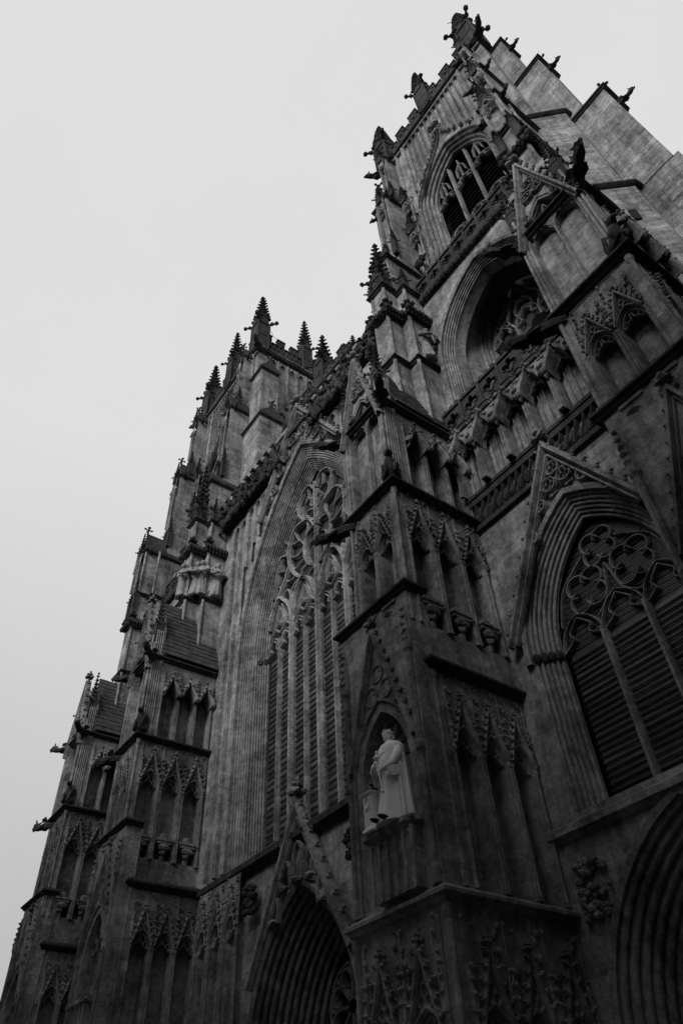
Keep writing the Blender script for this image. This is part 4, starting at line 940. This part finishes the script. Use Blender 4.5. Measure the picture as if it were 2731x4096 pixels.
# ------------------------------------------------------------------ statues
def robed_figure(h, folds=9, seed=1, sway=.04, lean=0.0, slim=1.0):
    """a standing robed body as one continuous loft, facing -Y, feet at z=0"""
    rnd = random.Random(seed); m = MB(); N = 40; ph = [rnd.uniform(0, 6.3) for _ in range(4)]
    k_ = slim; prof = [(0,.245*k_,.235*k_),(.03,.25*k_,.24*k_),(.12,.235*k_,.22*k_),(.25,.21*k_,.195*k_),(.40,.185*k_,.165*k_),(.50,.17*k_,.15*k_),(.58,.155,.13),(.66,.155,.125),(.74,.165,.12),(.79,.16,.11),(.82,.125,.095),(.845,.065,.065),(.86,.045,.05),(.875,.045,.05)]
    rows = []
    for (t, rx, ry) in prof:
        row = []; fa = .16*max(0, 1-t/.75)
        for k in range(N):
            a = 2*pi*k/N; w = 1+fa*(.6*sin(folds*a+ph[0]+t*2)+.4*sin((folds+4)*a+ph[1]-t*3))
            row.append((rx*h*w*cos(a)*1.02+sway*h*sin(t*3), ry*h*w*sin(a)+lean*h*t, t*h))
        rows.append(row)
    m.grid(rows, True); m.f.append(tuple(range(N-1, -1, -1)))
    return m
def add_head(m, c, s, crown=False, hood=False):
    """head with brow, eye sockets, nose, mouth, chin, ears and hair; looks to -Y"""
    N, K = 20, 14; rows = []
    for i in range(K+1):
        t = i/K; z = -1+2*t; row = []; rr = sqrt(max(0, 1-z*z))
        for k in range(N):
            a = 2*pi*k/N; x = rr*cos(a)*.74; y = rr*sin(a)*.90; fr = max(0, -sin(a))
            if z < 0: x *= 1-.22*(-z)**1.5; y *= 1-.10*(-z)
            bump = 0
            if fr > .6:
                xx = abs(cos(a))
                if abs(z-.06) < .1 and .18 < xx < .6: bump += .06
                if -.36 < z < .06 and xx < .16: bump -= .17*(1-abs(z+.2)/.22 if abs(z+.2) < .22 else .2)
                if abs(z-.22) < .1: bump -= .04
                if abs(z+.52) < .07 and xx < .4: bump -= .05
                if z < -.78: bump -= .05
            row.append((c[0]+s*x, c[1]+s*(y+bump), c[2]+s*z))
        rows.append(row)
    m.grid(rows, True)
    for e in (-1, 1): m.blob((c[0]+e*.74*s, c[1]+.05*s, c[2]-.02*s), .09*s, .16*s, .22*s, .05)
    # hair
    for k in range(26):
        a = rnd_h.uniform(0, pi) ; zz = rnd_h.uniform(-.5, .75); rr = sqrt(1-zz*zz)
        m.blob((c[0]+s*.8*rr*cos(a), c[1]+s*(.22+.82*rr*sin(a)), c[2]+s*zz), .24*s, .2*s, .24*s)
    if crown:
        m.lathe([(.80*s,.42*s),(.84*s,.44*s),(.84*s,.66*s),(.80*s,.68*s)], 20, c, sy=1.05)
        for k in range(8):
            a = k*pi/4; px, py = c[0]+.82*s*cos(a), c[1]+.86*s*sin(a)
            if k % 2 == 0:
                m.box(px-.07*s, px+.07*s, py-.07*s, py+.07*s, c[2]+.66*s, c[2]+1.0*s); m.blob((px,py,c[2]+1.0*s), .14*s)
                m.tube([(px,py,c[2]+.95*s),(c[0]+.5*s*cos(a),c[1]+.5*s*sin(a),c[2]+1.28*s),(c[0],c[1],c[2]+1.18*s)], .06*s, 5)
            else: m.blob((px,py,c[2]+.80*s), .12*s, .12*s, .18*s)
        m.blob((c[0],c[1],c[2]+1.34*s), .13*s)
        m.lathe([(.7*s,.6*s),(.6*s,.95*s),(.2*s,1.1*s)], 14, c)
rnd_h = random.Random(3)
def hand(m, wrist, tip_dir, palm_n, s, curl=.9):
    """palm, four unequal bent fingers and a thumb from the side of the palm"""
    d = Vector(tip_dir).normalized(); n = Vector(palm_n).normalized(); side = d.cross(n).normalized(); w = Vector(wrist)
    m.tube([w, w+d*.45*s, w+d*.9*s], [.26*s,.40*s,.38*s], 8)
    for i, l in enumerate((.8, .92, .86, .66)):
        b = w+d*.85*s+side*((i-1.5)*.22*s); c1 = b+(d*cos(curl*.5)+n*sin(curl*.5))*l*.4*s; c2 = c1+(d*cos(curl*1.3)+n*sin(curl*1.3))*l*.34*s; c3 = c2+(d*cos(curl*2)+n*sin(curl*2))*l*.28*s
        m.tube([b, c1, c2, c3], [.105*s,.10*s,.09*s,.07*s], 6)
    b = w+d*.35*s+side*.34*s; m.tube([b, b+(d*.5+side*.6+n*.4).normalized()*.35*s, b+(d*.8+side*.3+n*.8).normalized()*.65*s], [.13*s,.11*s,.08*s], 6)
SX, SY, SZ = -12.26, 10.58, 7.86
def crowned_statue():
    H = 2.28; root = empty('statue', (SX, SY, SZ)); tag(root, 'pale stone statue of a crowned robed figure standing in the gabled niche', 'statue')
    b = robed_figure(H, 7, 5, .015, slim=.76); hs = .148; add_head(b, (0, -.04, H*.915), hs, crown=True)
    body = put('body', b.mesh('body', PALE, True)); body.parent = root
    # long mantle falling from the shoulders, open at the front
    c = MB(); rows = []; N = 110
    for i in range(19):
        t = i/18; z = H*(.835-.80*t); row = []
        rx = H*(.11+.045*min(1, t*5)+.055*t); ry = H*(.085+.03*min(1, t*5)+.055*t)
        for k in range(N+1):
            a = -pi*.34+(2*pi-pi*.32-.0)*k/N; q = -pi/2+pi*.30+(2*pi-pi*.60)*k/N
            w = 1+(.03+.10*t)*(.55*sin(q*9+.6)+.35*sin(q*17+t*2)+.25*sin(q*26))
            row.append((rx*w*cos(q)+.02, ry*w*sin(q)+.03, z))
        rows.append(row)
    c.grid(rows); c.grid([[(p[0]*.93, p[1]*.93, p[2]) for p in rw] for rw in rows])
    c.lathe([(.40*H*.3,.80*H),(.155*H,.76*H),(.17*H,.71*H),(.168*H,.70*H),(.10*H,.83*H)], 24, (0,.02,0), sy=.8)
    mt = put('mantle', c.mesh('mantle', PALE, True)); mt.parent = root
    a_ = MB()
    # right arm folded forward at the waist with the orb, left arm with the sceptre
    a_.tube([(-.27,-.02,1.72),(-.40,-.10,1.52),(-.40,-.22,1.32),(-.22,-.36,1.33),(-.13,-.38,1.35)], [.12,.115,.10,.075,.05], 10); hand(a_, (-.14,-.38,1.35), (1,-.15,.1), (0,-.2,1), .10, .7)
    a_.tube([(.27,-.02,1.72),(.37,-.10,1.52),(.35,-.24,1.26),(.22,-.38,1.16),(.13,-.42,1.14)], [.12,.115,.10,.075,.05], 10); hand(a_, (.14,-.42,1.14), (-1,-.1,-.05), (0,-.9,.2), .10, 1.0)
    for e in (-1, 1):        # hanging sleeves
        a_.grid([[(e*.40,-.10,1.50),(e*.38,-.28,1.34),(e*.26,-.38,1.34)],[(e*.45,-.10,1.2),(e*.40,-.30,1.12),(e*.30,-.40,1.12)],[(e*.42,-.08,1.0),(e*.38,-.26,.94),(e*.30,-.34,.98)]])
    ar = put('arms', a_.mesh('arms', PALE, True)); ar.parent = root
    o_ = MB(); o_.blob((-.0,-.44,1.46), .085, .085, .085, .02); o_.box(-.015,.015,-.455,-.425,1.54,1.64); o_.box(-.04,.04,-.455,-.425,1.585,1.61)
    ob = put('orb', o_.mesh('orb', PALE, True)); ob.parent = root
    s_ = MB(); s_.tube([(.16,-.47,.62),(.05,-.47,1.14),(-.02,-.46,1.5),(.0,-.44,1.55)], [.02,.022,.02,.02], 6); s_.blob((.16,-.47,.6), .045)
    sc = put('sceptre', s_.mesh('sceptre', PALE)); sc.parent = root
    ft = MB()
    for e in (-1, 1): ft.blob((e*.13,-.50,.05), .075, .17, .06, .05)
    fo = put('shoes', ft.mesh('shoes', BRONZE)); fo.parent = root
    # round plinth under the figure
    bs = MB(); bs.lathe([(.50,0),(.50,.04),(.47,.05)], 24, (0,.02,-.02)); bb = put('base', bs.mesh('base', PALE)); bb.parent = root
crowned_statue()
# short carved pillar with a dark cushion beside the statue
pl = empty('pillar', (-12.86, 10.40, 7.855)); tag(pl, 'short pale stone pillar at the crowned statue\'s side, dark cushion on top', 'pillar')
m = MB(); m.box(-.15,.15,-.15,.15,0,.86); m.grid([[(-.15-o,-.15-o,z),(.15+o,-.15-o,z),(.15+o,.15+o,z),(-.15-o,.15+o,z)] for o,z in ((.04,0),(.04,.06),(0,.1))], True)
m.grid([[(-.15-o,-.15-o,z),(.15+o,-.15-o,z),(.15+o,.15+o,z),(-.15-o,.15+o,z)] for o,z in ((0,.80),(.05,.86),(.06,.90),(.0,.92))], True); m.box(-.15,.15,-.15,.15,.86,.915)
bar(m, [(.09*cos(k*pi/6), .66+.12*sin(k*pi/6)) for k in range(13)], -.175, .03, .04); bar(m, [(-.11,.12),(-.11,.5),(.11,.5),(.11,.12)], -.17, .03, .04)
o = put('shaft', m.mesh('shaft', PALE)); o.parent = pl
m = MB(); m.blob((0,0,.99), .15, .13, .09, .08); m.blob((0.03,0,1.10), .08, .08, .09, .05); m.tube([(.04,0,1.15),(.04,0,1.32)], [.03,.015], 5)
o = put('cushion', m.mesh('cushion', BRONZE)); o.parent = pl

def small_statue(x, y, z, rz, h, label, seed, mat=ANGEL):
    root = empty('statue', (x, y, z)); root.rotation_euler = (0, 0, rz); tag(root, label, 'statue', 'figures on the high buttress ledges')
    b = robed_figure(h, 6, seed, .03*(1 if seed % 2 else -1), slim=.54); add_head(b, (0, -.06, h*.945), h*.085)
    o = put('body', b.mesh('body', mat, True)); o.parent = root
    a_ = MB()
    for e in (-1, 1):
        a_.tube([(e*.13*h,0,.78*h),(e*.2*h,-.06*h,.66*h),(e*.16*h,-.15*h,.58*h),(e*.05*h,-.19*h,.62*h)], [.055*h,.05*h,.04*h,.03*h], 8); hand(a_, (e*.06*h,-.19*h,.62*h), (-e*1,-.1,.4), (0,1,0), .045*h, .6)
    o = put('arms', a_.mesh('arms', mat, True)); o.parent = root
    w_ = MB()
    for e in (-1, 1): w_.grid([[(e*.08*h,.09*h,.8*h),(e*.1*h,.12*h,.5*h),(e*.1*h,.12*h,.2*h)],[(e*.22*h,.12*h,.9*h),(e*.28*h,.15*h,.55*h),(e*.2*h,.14*h,.15*h)],[(e*.1*h,.17*h,.8*h),(e*.12*h,.2*h,.5*h),(e*.11*h,.18*h,.2*h)]])
    o = put('wings', w_.mesh('wings', mat)); o.parent = root
for (x0, x1, ux0, ux1), side in zip(FIGURE_SPOTS, ('near_in', 'near_out', 'far_in', 'far_out')):
    if side == 'far_in':
        small_statue(ux1-.30, 12.30, 27.82, .3, 2.5, 'leftmost of four pale worn statues on the far tower ledge', 2)
        small_statue(ux1+.20, 12.88, 27.82, pi/2, 2.55, 'second from the left of four pale worn statues on the far tower ledge', 3)
        small_statue(x1-.12, 13.16, 27.82, .5, 2.6, 'third from the left of four pale worn statues on the far tower ledge', 4)
        small_statue(x1+.20, 13.95, 27.82, pi/2, 2.5, 'rightmost of four pale worn statues on the far tower ledge', 5)
    if side == 'near_in':
        small_statue(x1+.18, 13.9, 27.82, pi/2, 2.3, 'small dark statue under the canopy beside the deep arched recess', 6, CARVED)
